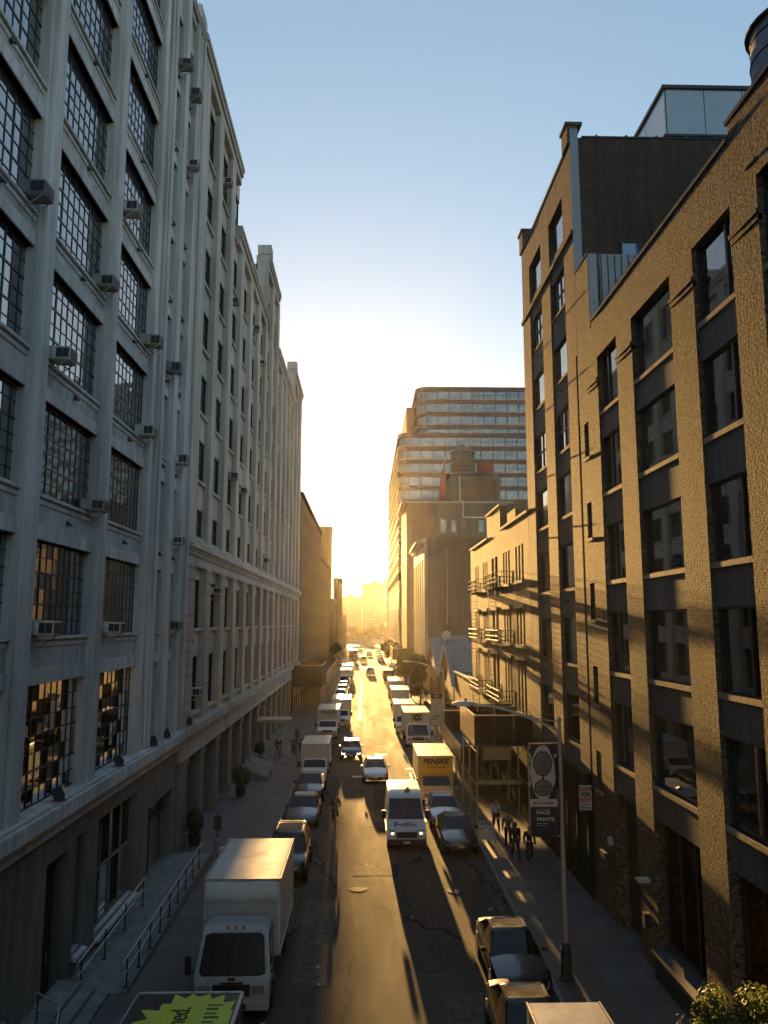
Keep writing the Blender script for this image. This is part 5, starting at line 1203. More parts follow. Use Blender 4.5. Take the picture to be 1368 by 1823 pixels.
b = MB(); b.lathe([(0, 0), (.17, 0), (.17, .003), (0, .003)], (0, 1.461, 2.55), 20, axis='Y'); b.lathe([(.30, 0), (.33, 0), (.33, .003), (.30, .003)], (0, 1.461, 2.55), 20, axis='Y'); b.build('emblem_pupil', M['text_black'], t)
b = MB(); b.lathe([(0, 0), (.08, 0), (.08, .003), (0, .003)], (0, 1.457, 2.55), 16, axis='Y'); b.build('emblem_glint', M['ac_white'], t)
truck('white box truck directly behind the eye emblem truck', 4.1, 80.8, w=2.05, zt=2.9, zb=.9, y0=1.7, L=7, group=RP)
truck('white box truck with blank front panel, third from the eye emblem truck', 4.45, 96.8, w=2.2, zt=3.0, zb=.95, y0=1.6, L=8.3, cab='over', group=RP)
truck('longer white box truck with glaring roof in the right row', 4.6, 111, w=2.3, zt=3.05, zb=.95, y0=1.6, L=10, cab='over', group=RP)
truck('dark fronted delivery truck at the far end of the right truck row', 4.5, 146, w=1.95, zt=2.5, zb=.8, y0=1.5, L=6.5, cabp='brown', front='brown', group=RP, full=False)
for y, p_, k, lab in ((124.5, 'black', 'suv', 'black suv parked right behind the long glaring truck'), (133, 'silver', 'saloon', 'silver car parked right before the far delivery truck'), (160, 'grey', 'saloon', 'grey car parked right before the far crossing, nearer'), (168, 'tan', 'suv', 'champagne suv parked right before the far crossing, farther'), (222, 'black', 'saloon', 'black car first in the row beyond the right crossing'), (229, 'silver', 'saloon', 'silver car second in the row beyond the right crossing'),
                      (236, 'grey', 'suv', 'grey suv third in the row beyond the right crossing'), (244, 'white', 'saloon', 'white car fourth in the row beyond the right crossing'), (252, 'silver', 'suv', 'silver suv fifth in the row beyond the right crossing'), (262, 'grey', 'saloon', 'grey car sixth in the row beyond the right crossing'), (275, 'white', 'suv', 'white suv last in the row beyond the right crossing')):
    car(k, p_, lab, 4.7, y, RP, full=False)

# dark shop front cladding along the foot of the dark sided building
b = MB(); b.box(XR - 0.14, XR - 0.005, 33.1, 44.2, 0.14, 4.9); b.box(XR - 0.30, XR - 0.005, 33.0, 44.25, 4.9, 5.05)
for k in range(7): b.box(XR - 0.19, XR - 0.14, 33.3 + 1.7 * k, 33.45 + 1.7 * k, 0.2, 4.7)
b.box(XR - 0.19, XR - 0.14, 33.2, 44.1, 3.3, 3.42)
b.build('shop_cladding', M['shed_green'], RB2, world=True)

# ================================================================== SIDEWALK SHEDS
def shed(label, y0, y1, xs, xw, zd, zp, side, endm, posts, group, braces=True, board=False):
    """roofed scaffold over a pavement: xs street side, xw wall side, zd deck, zp parapet top"""
    t = thing('sidewalk_shed', label, 'scaffold', (xs, (y0 + y1) / 2, 0.13), 0, group); s_ = 1 if xw > xs else -1
    b = MB(); b.box(xs, xw, y0, y1, zd - .16, zd); b.build('deck', M['dark_metal'], t, world=True)
    b = MB(); b.box(xw - .06 * s_, xw - .02 * s_, y0 + .05, y1 - .05, .14, zd - .2); b.build('shade_panel', M['shed_shaded'], t, world=True)  # added dark sheet standing in for the shade under the deck
    n = max(1, int((y1 - y0) / 1.3)); b = MB()
    for k in range(n): b.box(xs - .03 * s_, xs + .02 * s_, y0 + (y1 - y0) * k / n, y0 + (y1 - y0) * (k + 1) / n - .015, zd - .05, zp)
    b.build('street_panel', side, t, world=True)
    for yy, d in ((y0, -1), (y1, 1)):
        b = MB(); n2 = 3
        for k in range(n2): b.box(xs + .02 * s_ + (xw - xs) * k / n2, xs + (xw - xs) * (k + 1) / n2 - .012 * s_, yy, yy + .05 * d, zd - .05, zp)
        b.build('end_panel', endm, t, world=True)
    b = MB(); b.box(xs - .05 * s_, xw, y0 - .06, y0 + .05, zp, zp + .05); b.box(xs - .05 * s_, xs + .06 * s_, y0 + .05, y1, zp, zp + .05); b.build('cap_rail', M['galv'], t, world=True)
    yy = y0 + .2; ys = []
    while yy <= y1: ys.append(yy); yy += posts
    for xx in (xs + .12 * s_, xw - .25 * s_):
        for q in ys:
            b = MB(); b.tube((xx, q, .13), (xx, q, zd - .16), .045, n=7); b.box(xx - .12, xx + .12, q - .12, q + .12, .13, .16); b.build('post', M['galv'], t, world=True)
    b = MB()
    for xx in (xs + .12 * s_, xw - .25 * s_): b.tube((xx, y0 + .1, zd - .5), (xx, y1 - .1, zd - .5), .03, n=6); b.tube((xx, y0 + .1, 2.3), (xx, y1 - .1, 2.3), .025, n=6)
    b.build('rail', M['galv'], t, world=True)
    if braces:
        b = MB()
        for q in ys: b.tube((xs + .12 * s_, q, zd - .2), (xw - .25 * s_, q, 2.1), .022, n=5); b.tube((xs + .12 * s_, q, 2.1), (xw - .25 * s_, q, zd - .2), .022, n=5); b.tube((xs + .12 * s_, q, 2.3), (xw - .25 * s_, q, 2.3), .03, n=5)
        for a, c in zip(ys, ys[1:]): b.tube((xs + .12 * s_, a, zd - .3), (xs + .12 * s_, c, 2.3), .022, n=5)
        b.build('brace', M['dark_metal'], t, world=True)
    if board:
        b = MB(); b.box(xs + .5, xw - 1.2, y0 + .3, y0 + .34, zd - .95, zd - .25); b.build('sign_board', M['wood'], t, world=True)
        b = MB(); b.box(xs + .2, xw - .6, y0 + .28, y0 + .36, 2.35, 2.58); b.build('beam', M['wood'], t, world=True)
    return t
SG = 'scaffold sheds over the pavements'
shed('tall sidewalk shed with a black end panel above the pavement, nearest on the right', 44.3, 50.7, 6.1, 9.35, 4.6, 6.08, M['hoarding'], M['shed_shaded'], 3.0, SG, board=True)
shed('long low sidewalk shed with golden side panels between the two taller sheds', 51.0, 64.8, 6.1, 9.35, 2.55, 3.42, M['hoarding'], M['shed_green'], 3.4, SG, braces=False)
shed('sidewalk shed with high side panel farther along the right pavement', 65.1, 71.2, 6.1, 9.35, 3.0, 4.1, M['hoarding'], M['shed_shaded'], 2.9, SG, braces=False)
shed('dark hoarding shed on the right pavement just before the far crossing', 176, 194, 6.3, 9.3, 3.2, 5.6, M['shed_green'], M['shed_green'], 4.2, SG, braces=False)
shed('dark green sidewalk shed on the left pavement beyond the stone building', 98.0, 107.5, -5.25, -9.0, 3.5, 6.0, M['shed_green'], M['shed_green'], 3.0, SG)
shed('long left sidewalk shed with a pale street panel running towards the crossing', 108, 150, -5.25, -9.0, 3.0, 4.3, M['wood'], M['shed_green'], 5.0, SG, braces=False)

# ================================================================== STREET LAMPS AND SIGNS
def lamp_post(x, y, label, h=7.9, reach=2.8, banner=None):
    t = thing('street_lamp', label, 'street lamp', (x, y, 0.135), 0, 'street lamps on the right pavement')
    b = MB(); b.lathe([(.25, 0), (.25, .05), (.19, .10), (.165, .85), (.18, .9), (.15, .95), (.10, 1.1)], (0, 0, 0), 8); b.build('base', M['dark_metal'], t)
    b = MB(); b.tube((0, 0, 1.05), (0, 0, h), .088, .055, n=10); b.lathe([(.075, h), (.08, h + .05), (0.0, h + .16)], (0, 0, 0), 10); b.build('pole', M['galv'], t, smooth=True)
    b = MB(); pts = []
    for k in range(9):
        q = k / 8.0; pts.append((-reach * q, 0, h - .35 + .85 * math.sin(q * math.pi / 2)))
    for a, c in zip(pts, pts[1:]): b.tube(a, c, .05, .045, n=7)
    b.tube((0, 0, h - .05), pts[3], .018, n=5)
    b.build('arm', M['galv'], t, smooth=True)
    b = MB(); e = pts[-1]; b.loft([[(e[0] + dx * s1, dy * s1, e[2] + dz * s1 + .02) for dx, dy, dz in ((0, -.08, 0), (0, .08, 0), (0, .06, .07), (0, -.06, .07))] if False else [(e[0] + xx, yy * ww, e[2] + zz * ww) for yy, zz in ((-.13, 0), (.13, 0), (.09, .12), (-.09, .12))] for xx, ww in ((.12, .5), (-.15, 1.0), (-.50, 1.1), (-.72, .6))])
    hd = b.build('lamp_head', M['galv'], t, bevel=.015)
    b = MB(); b.box(e[0] - .55, e[0] - .12, -.10, .10, e[2] - .03, e[2] + .0); b.build('lens', M['ac_white'], hd)
    b = MB(); b.box(e[0] - .30, e[0] - .22, -.03, .03, e[2] + .13, e[2] + .22); b.build('photocell', M['dark_metal'], hd)
    return t
lamp_post(6.37, 26.06, 'nearest street lamp with a long arm and a dark portrait banner at its side')
lamp_post(6.42, 64.7, 'farther street lamp with a narrow pale banner above the low scaffold shed', h=7.4, reach=2.6)
# banner on the near lamp : generic line drawing of a face
t = thing('banner', 'black and white portrait banner hung on the nearest lamp post', 'banner', (5.78, 26.02, 4.4), 0, 'banners on the lamp posts')
b = MB(); b.box(-.44, .44, -.012, .012, 1.02, 2.90); b.build('cloth', M['signblack'], t)
b = MB(); b.box(-.435, .435, -.018, -.013, .94, 1.18); b.build('name_strip', M['signwhite'], t)
b = MB(); b.box(-.44, .44, -.012, .012, .0, .94); b.build('lower_cloth', M['signnavy'], t)
def ring_mark(nm, cx, cz, rx, rz_, w_, mm, y, wob=.06, n=34, seed=2, full=False):
    r_ = random.Random(seed); b = MB(); P_ = []
    for k in range(n):
        a = 2 * math.pi * k / n; f = 1 + r_.uniform(-wob, wob); P_.append((rx * f * math.cos(a), rz_ * f * math.sin(a)))
    for k in range(n):
        p, q = P_[k], P_[(k + 1) % n]
        i0 = (0, 0) if full else (p[0] * (1 - w_ / rx), p[1] * (1 - w_ / rz_)); i1 = (0, 0) if full else (q[0] * (1 - w_ / rx), q[1] * (1 - w_ / rz_))
        b.quad((cx + p[0], y, cz + p[1]), (cx + q[0], y, cz + q[1]), (cx + i1[0], y, cz + i1[1]), (cx + i0[0], y, cz + i0[1]))
    return b.build(nm, mm, t)
grey_ink = plain('grey_banner_ink', (0.17, 0.165, 0.16), 0.8)
ring_mark('panel_shape', 0, 2.0, .40, .86, .1, M['signwhite'], -.0135, .03, full=True, seed=4)
ring_mark('drawn_outline', 0, 2.28, .31, .40, .045, M['signblack'], -.0165, .05, seed=1); ring_mark('drawn_fill', 0, 2.28, .27, .355, .1, grey_ink, -.0150, .04, full=True, seed=9)
ring_mark('drawn_outline', 0, 1.52, .30, .27, .04, M['signblack'], -.0165, .06, seed=5); ring_mark('drawn_fill', 0, 1.52, .26, .23, .1, grey_ink, -.0150, .05, full=True, seed=8)
ring_mark('drawn_line', -.10, 2.36, .06, .045, .02, M['signblack'], -.018, .2, 12, 3); ring_mark('drawn_line', .10, 2.37, .06, .045, .02, M['signblack'], -.018, .2, 12, 6); ring_mark('drawn_line', .0, 2.06, .14, .05, .02, M['signblack'], -.018, .15, 14, 7)
b = MB(); b.path([(0, -.018, 2.36), (-.05, -.018, 2.2), (.04, -.018, 2.18)], .012, 4); b.path([(0, -.018, 1.9), (0, -.018, 1.76)], .03, 4); b.path([(-.18, -.018, 1.6), (.0, -.018, 1.5), (.15, -.018, 1.62)], .012, 4); b.path([(-.15, -.018, 1.42), (.1, -.018, 1.40)], .012, 4); b.build('drawn_line', M['signblack'], t)
rr = random.Random(5)
for k in range(12):
    xx, zz = rr.choice((-.40, .40)) + rr.uniform(-.03, .03), rr.uniform(1.3, 2.85); ring_mark('ink_splash', xx, zz, rr.uniform(.02, .05), rr.uniform(.03, .07), .02, M['signwhite'], -.0165, .4, 8, k, full=True)
text('Jean Dubuffet', .125, M['text_black'], t, (0, -.021, 1.06), (R(90), 0, 0), offset=.002)
text('PACE', .155, M['text_white'], t, (-.24, -.016, .76), (R(90), 0, 0), align='LEFT', offset=.002, sx=1.15); text('PRINTS', .155, M['text_white'], t, (-.24, -.016, .55), (R(90), 0, 0), align='LEFT', offset=.002, sx=1.15)
b = MB(); b.box(-.24, .2, -.016, -.013, .86, .868); b.box(-.24, .15, -.016, -.013, .42, .43); b.box(-.24, .1, -.016, -.013, .36, .37); b.build('fine_print', M['text_white'], t)
b = MB(); b.tube((-.44, 0, 2.92), (.58, 0.03, 2.92), .02, n=6); b.nx(); b.tube((-.44, 0, .02), (.58, .03, .02), .02, n=6); b.each('bracket', M['galv'], t)
t = thing('banner', 'narrow pale banner with small dark lettering on the farther lamp post', 'banner', (5.85, 64.62, 3.0), 0, 'banners on the lamp posts')
b = MB(); b.box(-.47, .47, -.012, .012, 0, 2.5); b.build('cloth', M['signwhite'], t); b = MB(); b.box(-.47, .47, -.016, -.0125, 2.12, 2.5); b.build('dark_heading', M['signblack'], t)
b = MB(); b.box(-.18, .16, -.02, -.0165, 2.25, 2.36); b.build('heading_mark', M['signwhite'], t)
b = MB(); b.box(-.02, .0, -.016, -.013, 1.2, 1.75); b.path([(-.12, -.015, 1.6), (-.02, -.015, 1.2), (.14, -.015, 1.75)], .01, 4); b.box(-.47, .47, -.016, -.013, .98, .99); b.build('line_drawing', grey_ink, t)

b = MB()
for i in range(6): b.box(-.36 + .11 * i, -.36 + .11 * i + .07, -.016, -.013, .68, .78)
for i in range(4): b.box(-.36 + .11 * i, -.36 + .11 * i + .07, -.016, -.013, .44, .54)
b.build('blurred_letters', M['text_black'], t)
b = MB(); b.tube((-.47, 0, 2.52), (.55, .05, 2.52), .02, n=6); b.nx(); b.tube((-.47, 0, -.02), (.55, .05, -.02), .02, n=6); b.each('bracket', M['dark_metal'], t)
t = thing('rent_sign', 'white projecting sign reading FLOOR FOR RENT on the right hand wall', 'sign', (8.78, 32.0, 3.85))
b = MB(); b.box(-.25, .25, -.02, .02, 0, .95); b.build('board', M['signwhite'], t)
for k, (wd, z) in enumerate((('FLOOR', .80), ('FOR', .60), ('RENT', .40))): text(wd, .205, M['text_red'] if k != 1 else M['text_black'], t, (0, -.024, z), (R(90), 0, 0), offset=.008, sx=.80 if k == 0 else .95)
b = MB(); b.box(-.17, .15, -.024, -.021, .20, .23); b.box(-.22, .2, -.024, -.021, .08, .12); b.build('small_print', grey_ink, t)
b = MB(); b.tube((.25, 0, .85), (.63, 0, .85), .018, n=6); b.tube((.25, 0, .1), (.63, 0, .1), .018, n=6); b.build('bracket', M['dark_metal'], t)
t = thing('traffic_signal', 'pedestrian signal glowing red on a pole by the far crossing', 'traffic signal', (7.9, 170, 0.13))
b = MB(); b.tube((0, 0, 0), (0, 0, 3.2), .09, n=8); b.build('pole', M['dark_metal'], t); b = MB(); b.box(-.45, .45, -.2, .2, 3.2, 4.1); b.build('housing', M['blackplastic'], t, bevel=.03)
b = MB(); b.box(-.22, .16, -.22, -.205, 3.35, 3.68)
for k in range(4): b.box(-.22 + .10 * k, -.15 + .10 * k, -.22, -.205, 3.68, 3.95 - .03 * abs(k - 1.5))
b.box(.16, .30, -.22, -.205, 3.52, 3.62); b.build('red_hand', M['signred'], t); b = MB(); b.box(-.5, .5, -.1, -.02, 2.85, 3.05); b.build('plate', M['signwhite'], t)

# ================================================================== LEFT PAVEMENT FURNITURE
t = thing('access_ramp', 'concrete entrance ramp climbing along the near left building', 'ramp', (-8, 30, 0.135))
b = MB(); b.prism([(25.4, .136), (35.6, .136), (35.6, .46), (33.9, .46), (25.4, .15)], -9.14, -7.28, plane='YZ') if False else None
b.loft([[(-9.14, 25.4, .1), (-9.14, 25.4, .16), (-9.14, 34.2, .45), (-9.14, 38.9, .45), (-9.14, 38.9, .1)], [(-7.25, 25.4, .1), (-7.25, 25.4, .16), (-7.25, 34.2, .45), (-7.25, 38.9, .45), (-7.25, 38.9, .1)]]); b.build('ramp_slab', M['kerb'], t, world=True)
b = MB(); b.loft([[(-7.25, 25.3, .1), (-7.25, 25.3, .28), (-7.25, 34.2, .60), (-7.25, 38.9, .60), (-7.25, 38.9, .1)], [(-7.10, 25.3, .1), (-7.10, 25.3, .28), (-7.10, 34.2, .60), (-7.10, 38.9, .60), (-7.10, 38.9, .1)]]); b.build('ramp_kerb', M['kerb'], t, world=True)
def handrail(pts, posts, label, r=.024, lower=.38):
    c = pts[len(pts) // 2]; t = thing('handrail', label, 'handrail', (c[0], c[1], .15), 0, 'steel handrails of the left entrances')
    b = MB(); b.path(pts, r, 7); d = (Vector(pts[0]) - Vector(pts[1])).normalized() * .22
    p0 = Vector(pts[0]); p1 = p0 + Vector((0, 0, -lower)); b.path([p0, p0 + d * .6 + Vector((0, 0, -.06)), p1 + d * .6 + Vector((0, 0, .06)), p1], r, 7); b.build('top_rail', M['galv'], t, world=True, smooth=True)
    b = MB(); b.path([(p[0], p[1], p[2] - lower) for p in pts], r * .9, 7); b.build('lower_rail', M['galv'], t, world=True, smooth=True)
    for p in posts:
        b = MB(); b.tube((p[0], p[1], p[2]), (p[0], p[1], p[3]), r * 1.1, n=7); b.box(p[0] - .07, p[0] + .07, p[1] - .07, p[1] + .07, p[2], p[2] + .02); b.build('post', M['dark_metal'], t, world=True)
    return t
def zr_(y): return .28 + (y - 25.3) * .036 if y < 34.2 else .60
handrail([(-7.18, 25.2, 1.16), (-7.18, 34.2, 1.50), (-7.18, 36.4, 1.52)], [(-7.18, 25.5 + 1.3 * k, zr_(25.5 + 1.3 * k), 1.14 + .038 * min(9, 1.3 * k + .3)) for k in range(9)], 'long steel handrail along the outer edge of the near left ramp')
handrail([(-8.55, 25.2, 1.12), (-8.55, 32.3, 1.36)], [(-8.55, 25.5 + 2.2 * k, .17 + .07 * k, 1.12 + .07 * k) for k in range(4)], 'shorter steel handrail between the near left ramp and the wall')
handrail([(-8.75, 22.75, 1.35), (-7.9, 22.0, 1.35), (-7.45, 20.5, .95)], [(-8.75, 22.75, .14, 1.35), (-7.9, 22.0, .14, 1.35), (-7.45, 20.5, .14, .95)], 'bent steel rail of the entrance steps at the bottom left corner', lower=.42)
handrail([(-9.0, 21.2, 1.35), (-8.35, 20.6, 1.25), (-8.1, 19.6, .95)], [(-9.0, 21.2, .14, 1.35), (-8.35, 20.6, .14, 1.25)], 'second bent step rail cut by the bottom left corner', lower=.42)
t = thing('entrance_steps', 'few concrete steps at the dark door in the bottom left corner', 'steps', (-8.6, 22.8, .135))
b = MB()
for k in range(3): b.box(-9.14, -8.2 - .1 * k + .3 * (2 - k), 21.0 - .0 * k, 25.2 - .0, .12 + .17 * k, .12 + .17 * (k + 1))
b.build('steps', M['kerb'], t, world=True)

def leafcloud(n, f, size, seed, jit=.6):
    r_ = random.Random(seed); b = MB()
    for k in range(n):
        p, nrm = f(r_); s_ = size * r_.uniform(.6, 1.35)
        a = Vector((r_.uniform(-1, 1), r_.uniform(-1, 1), r_.uniform(-1, 1))); n_ = (Vector(nrm) + a * jit).normalized(); u = n_.orthogonal().normalized(); u = Matrix.Rotation(r_.uniform(0, 6.28), 3, n_) @ u; v = n_.cross(u)
        P_ = Vector(p); b.add([P_ - u * s_ * .5, P_ + v * s_ * .28 + n_ * s_ * .06, P_ + u * s_ * .55, P_ - v * s_ * .28 + n_ * s_ * .06], [(0, 1, 2, 3)])
    return b
def topiary(x, y, h, rad, label):
    t = thing('potted_shrub', label, 'shrub', (x, y, .135), 0, 'clipped shrubs along the left wall')
    b = MB(); b.lathe([(.26, 0), (.34, .45), (.36, .47), (.36, .52), (.30, .52), (.28, .42)], (0, 0, 0), 16); b.build('pot', M['ac_dark'], t)
    def f(r_):
        a = r_.uniform(0, 6.28); z = r_.uniform(-1, 1); q = math.sqrt(1 - z * z); d = Vector((q * math.cos(a), q * math.sin(a), z)); s_ = r_.uniform(.80, 1.06)
        return (d.x * rad * s_, d.y * rad * s_, .5 + h / 2 + d.z * h / 2 * s_), d
    leafcloud(1500, f, .10, int(y)).build('foliage', M['leaf_dark'], t)
    b = MB(); b.tube((0, 0, .4), (0, 0, .4 + h * .6), .03); b.build('stem', M['bark'], t)
topiary(-8.0, 52.6, 1.35, .55, 'tall dark clipped shrub by the wall before the little steps'); topiary(-8.55, 41.3, 1.3, .42, 'dark clipped shrub at the start of the stone building, beside the ramp end'); topiary(-8.4, 64.5, 1.1, .4, 'small dark shrub next to the parked bicycle')
t = thing('entrance_steps', 'short flight of steps with two slanting side rails on the left pavement', 'steps', (-7.9, 58.5, .135))
b = MB()
for k in range(4): b.box(-9.0, -6.9 - .35 * k, 57.6, 60.0, .13 + .17 * k, .13 + .17 * (k + 1))
b.build('steps', M['kerb'], t, world=True)
for yy in (57.5, 60.1):
    b = MB()
    for z in (1.0, .6): b.tube((-6.75, yy, z), (-8.5, yy, z + .75), .025, n=6)
    for k in range(5): b.tube((-6.8 - .4 * k, yy, .13 + .17 * k), (-6.8 - .4 * k, yy, 1.0 + .17 * k), .02, n=5)
    b.slab((-6.8, yy, .3), (-8.45, yy, 1.0), (-8.45, yy, 1.55), (-6.8, yy, .85), (0, .015, 0)); b.build('side_rail', M['galv'], t, world=True)
t = thing('canopy', 'flat pale entrance canopy sticking out over the left pavement', 'canopy', (-9, 68.3, 2.9))
b = MB(); b.box(-9.05, -6.3, 67.4, 69.6, 2.95, 3.15); b.build('slab', M['pale_trim'], t, world=True, bevel=.02); b = MB()
for k in range(4): b.box(-9.0 + .6 * k, -8.9 + .6 * k, 67.5, 69.5, 3.15, 3.2)
b.build('rib', M['grey_panel'], t, world=True); b = MB(); b.tube((-6.5, 68.5, 2.95), (-7.3, 66.2, .15), .035, n=6); b.tube((-6.45, 67.6, 3.1), (-9.0, 67.6, 4.3), .02, n=5); b.build('strut', M['galv'], t, world=True)
t = thing('parking_sign', 'dark signpost with plates and a pale parcel shape beside the nearest box truck', 'sign', (-6.55, 36.6, .135))
b = MB(); b.tube((0, 0, 0), (0, 0, 2.6), .035, n=7); b.build('pole', M['dark_metal'], t); b = MB(); b.box(-.17, .17, -.06, -.035, 1.9, 2.5); b.build('plate', M['dark_metal'], t); b = MB(); b.box(-.14, .14, -.10, .18, .9, 1.45); b.lathe([(.0, 1.45), (.14, 1.45), (.1, 1.55), (0, 1.58)], (0, .04, 0), 12); b.build('meter', M['grey_panel'], t)
b = MB(); b.lathe([(0, 0), (.12, .03), (.15, .12), (.1, .2), (0, .22)], (.2, -.02, 1.0), 12); b.build('pale_bag', M['ac_white'], t)
t = thing('parking_sign', 'slim signpost behind the mid-distance white truck on the left kerb', 'sign', (-5.2, 62.0, .135))
b = MB(); b.tube((0, 0, 0), (0, 0, 3.0), .035, n=7); b.build('pole', M['dark_metal'], t); b = MB(); b.box(-.16, .16, -.055, -.035, 2.3, 2.9); b.build('plate', M['dark_metal'], t)
# folding white barricade on the right pavement
t = thing('folding_barricade', 'white folding barricade with splayed striped legs at the right kerb', 'barricade', (6.2, 41.3, .135))
for s_, n_ in ((-1, 'a'), (1, 'b')):
    b = MB()
    for k in range(4): b.tube((-.45 + .3 * k, s_ * .34, 0), (-.30 + .2 * k, 0, 1.05), .022, n=5)
    for z in (.25, .5, .75): w_ = .52 - .18 * z; b.slab((-w_, s_ * .34 * (1 - z / 1.05), z), (w_, s_ * .34 * (1 - z / 1.05), z), (w_, s_ * .34 * (1 - (z + .14) / 1.05), z + .14), (-w_, s_ * .34 * (1 - (z + .14) / 1.05), z + .14), (0, .02 * s_, 0))
    b.build('leg_frame', M['signwhite'], t)
b = MB(); b.tube((-.35, 0, 1.06), (.35, 0, 1.06), .03); b.build('hinge_bar', M['galv'], t)
t = thing('bicycle_rack', 'short iron fence by the wall under the rent sign', 'fence', (8.6, 34.2, .135)); b = MB()
for k in range(8): b.tube((-.6 + .17 * k, 0, 0), (-.6 + .17 * k, 0, .8), .012, n=5)
b.build('bars', M['dark_metal'], t); b = MB(); b.tube((-.65, 0, .8), (.65, 0, .8), .02); b.tube((-.65, 0, .1), (.65, 0, .1), .02); b.build('rail', M['dark_metal'], t)

# ================================================================== TREES
def tree(x, y, h, rad, label, n=2500, leaf=.14, mat='leaf_dark', trunk_r=.10, z0=.13, seed=1, group='street trees', base=.35, clumps=14):
    t = thing('street_tree', label, 'tree', (x, y, z0), 0, group); r_ = random.Random(seed); b = MB()
    hb = h * base; b.tube((0, 0, 0), (.05, 0, hb), trunk_r, trunk_r * .75, n=8); cl = []
    for k in range(clumps):
        a = r_.uniform(0, 6.28); q = r_.uniform(.25, .85); zz = r_.uniform(hb, h * .9)
        c = Vector((math.cos(a) * rad * q, math.sin(a) * rad * q, zz)); cl.append((c, rad * r_.uniform(.26, .48)))
        m = Vector((.05, 0, hb * .95)); mid = m.lerp(c, .5) + Vector((0, 0, .12 * h)) * .3
        b.tube(m, mid, trunk_r * .45, trunk_r * .3, n=5); b.tube(mid, c, trunk_r * .3, trunk_r * .08, n=5)
    b.build('trunk', M['bark'], t)
    def f(r2_):
        c, rr_ = r2_.choice(cl); d = Vector((r2_.gauss(0, 1), r2_.gauss(0, 1), r2_.gauss(0, .8)))
        d = d.normalized() * (r2_.random() ** .45); return c + d * rr_, (d.x, d.y, d.z + .5)
    leafcloud(n, f, leaf, seed).build('crown', M[mat], t)
    return t
tree(7.45, 16.5, 4.05, 1.05, 'leafy young tree with sunlit tips in the bottom right corner', n=5200, leaf=.095, mat='leaf', trunk_r=.05, seed=4, clumps=22)
tree(6.9, 119, 7.2, 2.6, 'large street tree on the right pavement before the gabled sheds', n=2600, leaf=.42, trunk_r=.16, seed=6)
tree(7.2, 103, 5.6, 1.6, 'small dark street tree beside the blank fronted truck', n=1800, leaf=.30, trunk_r=.12, seed=7)
tree(7.0, 136, 7.0, 2.4, 'street tree behind the large one on the right pavement', n=1600, leaf=.45, trunk_r=.15, seed=8); tree(7.2, 212, 6.5, 2.4, 'street tree at the far right corner of the crossing', n=1200, leaf=.55, trunk_r=.15, seed=9)
tree(7.1, 240, 6.5, 2.6, 'street tree beyond the right crossing', n=1000, leaf=.6, trunk_r=.15, seed=10); tree(-7.2, 205, 6.5, 2.2, 'street tree at the left corner of the crossing', n=1000, leaf=.55, trunk_r=.15, seed=12)
k_ = 0
for (x, y, h, rad, lab) in ((-13, 405, 11, 5, 'leftmost hazy park tree at the river end of the street'), (-6, 415, 9, 4, 'low hazy park tree left of centre at the river end'), (0.5, 420, 8, 3.6, 'lowest hazy park tree in the centre at the river end'), (7.5, 408, 12.5, 5, 'tallest hazy park tree right of centre at the river end'), (14, 415, 10.5, 4.5, 'hazy park tree at the right of the river end'), (20, 400, 9, 4, 'rightmost hazy park tree at the river end'), (-20, 398, 9, 4, 'hazy park tree half hidden by the last left block')):
    tree(x, y, h, rad, lab, n=900, leaf=.95, trunk_r=.25, seed=20 + k_, group='park trees at the river end', base=.25, clumps=16); k_ += 1

# ================================================================== PEOPLE AND BICYCLES
def skin(nodes, edges, name, mat, parent, lvl=1):
    """continuous tapered body from joints (x,y,z,r) with the skin modifier"""
    me = bpy.data.meshes.new(name); ks = list(nodes); ix = {k: i for i, k in enumerate(ks)}
    me.from_pydata([nodes[k][:3] for k in ks], [(ix[a], ix[b_]) for a, b_ in edges], [])
    o = bpy.data.objects.new(name, me); COL.objects.link(o)
    m = o.modifiers.new('skin', 'SKIN'); m.use_smooth_shade = True
    sv = me.skin_vertices[0].data
    for k in ks: sv[ix[k]].radius = (nodes[k][3], nodes[k][3] * (nodes[k][4] if len(nodes[k]) > 4 else 1)); sv[ix[k]].use_root = False
    sv[0].use_root = True
    s_ = o.modifiers.new('sub', 'SUBSURF'); s_.levels = lvl; s_.render_levels = lvl
    dg = bpy.context.evaluated_depsgraph_get(); dg.update(); m2 = bpy.data.meshes.new_from_object(o.evaluated_get(dg)); bpy.data.objects.remove(o)
    m2.materials.clear(); m2.materials.append(mat); m2.shade_smooth()
    q = bpy.data.objects.new(name, m2); COL.objects.link(q); q.parent = parent; return q
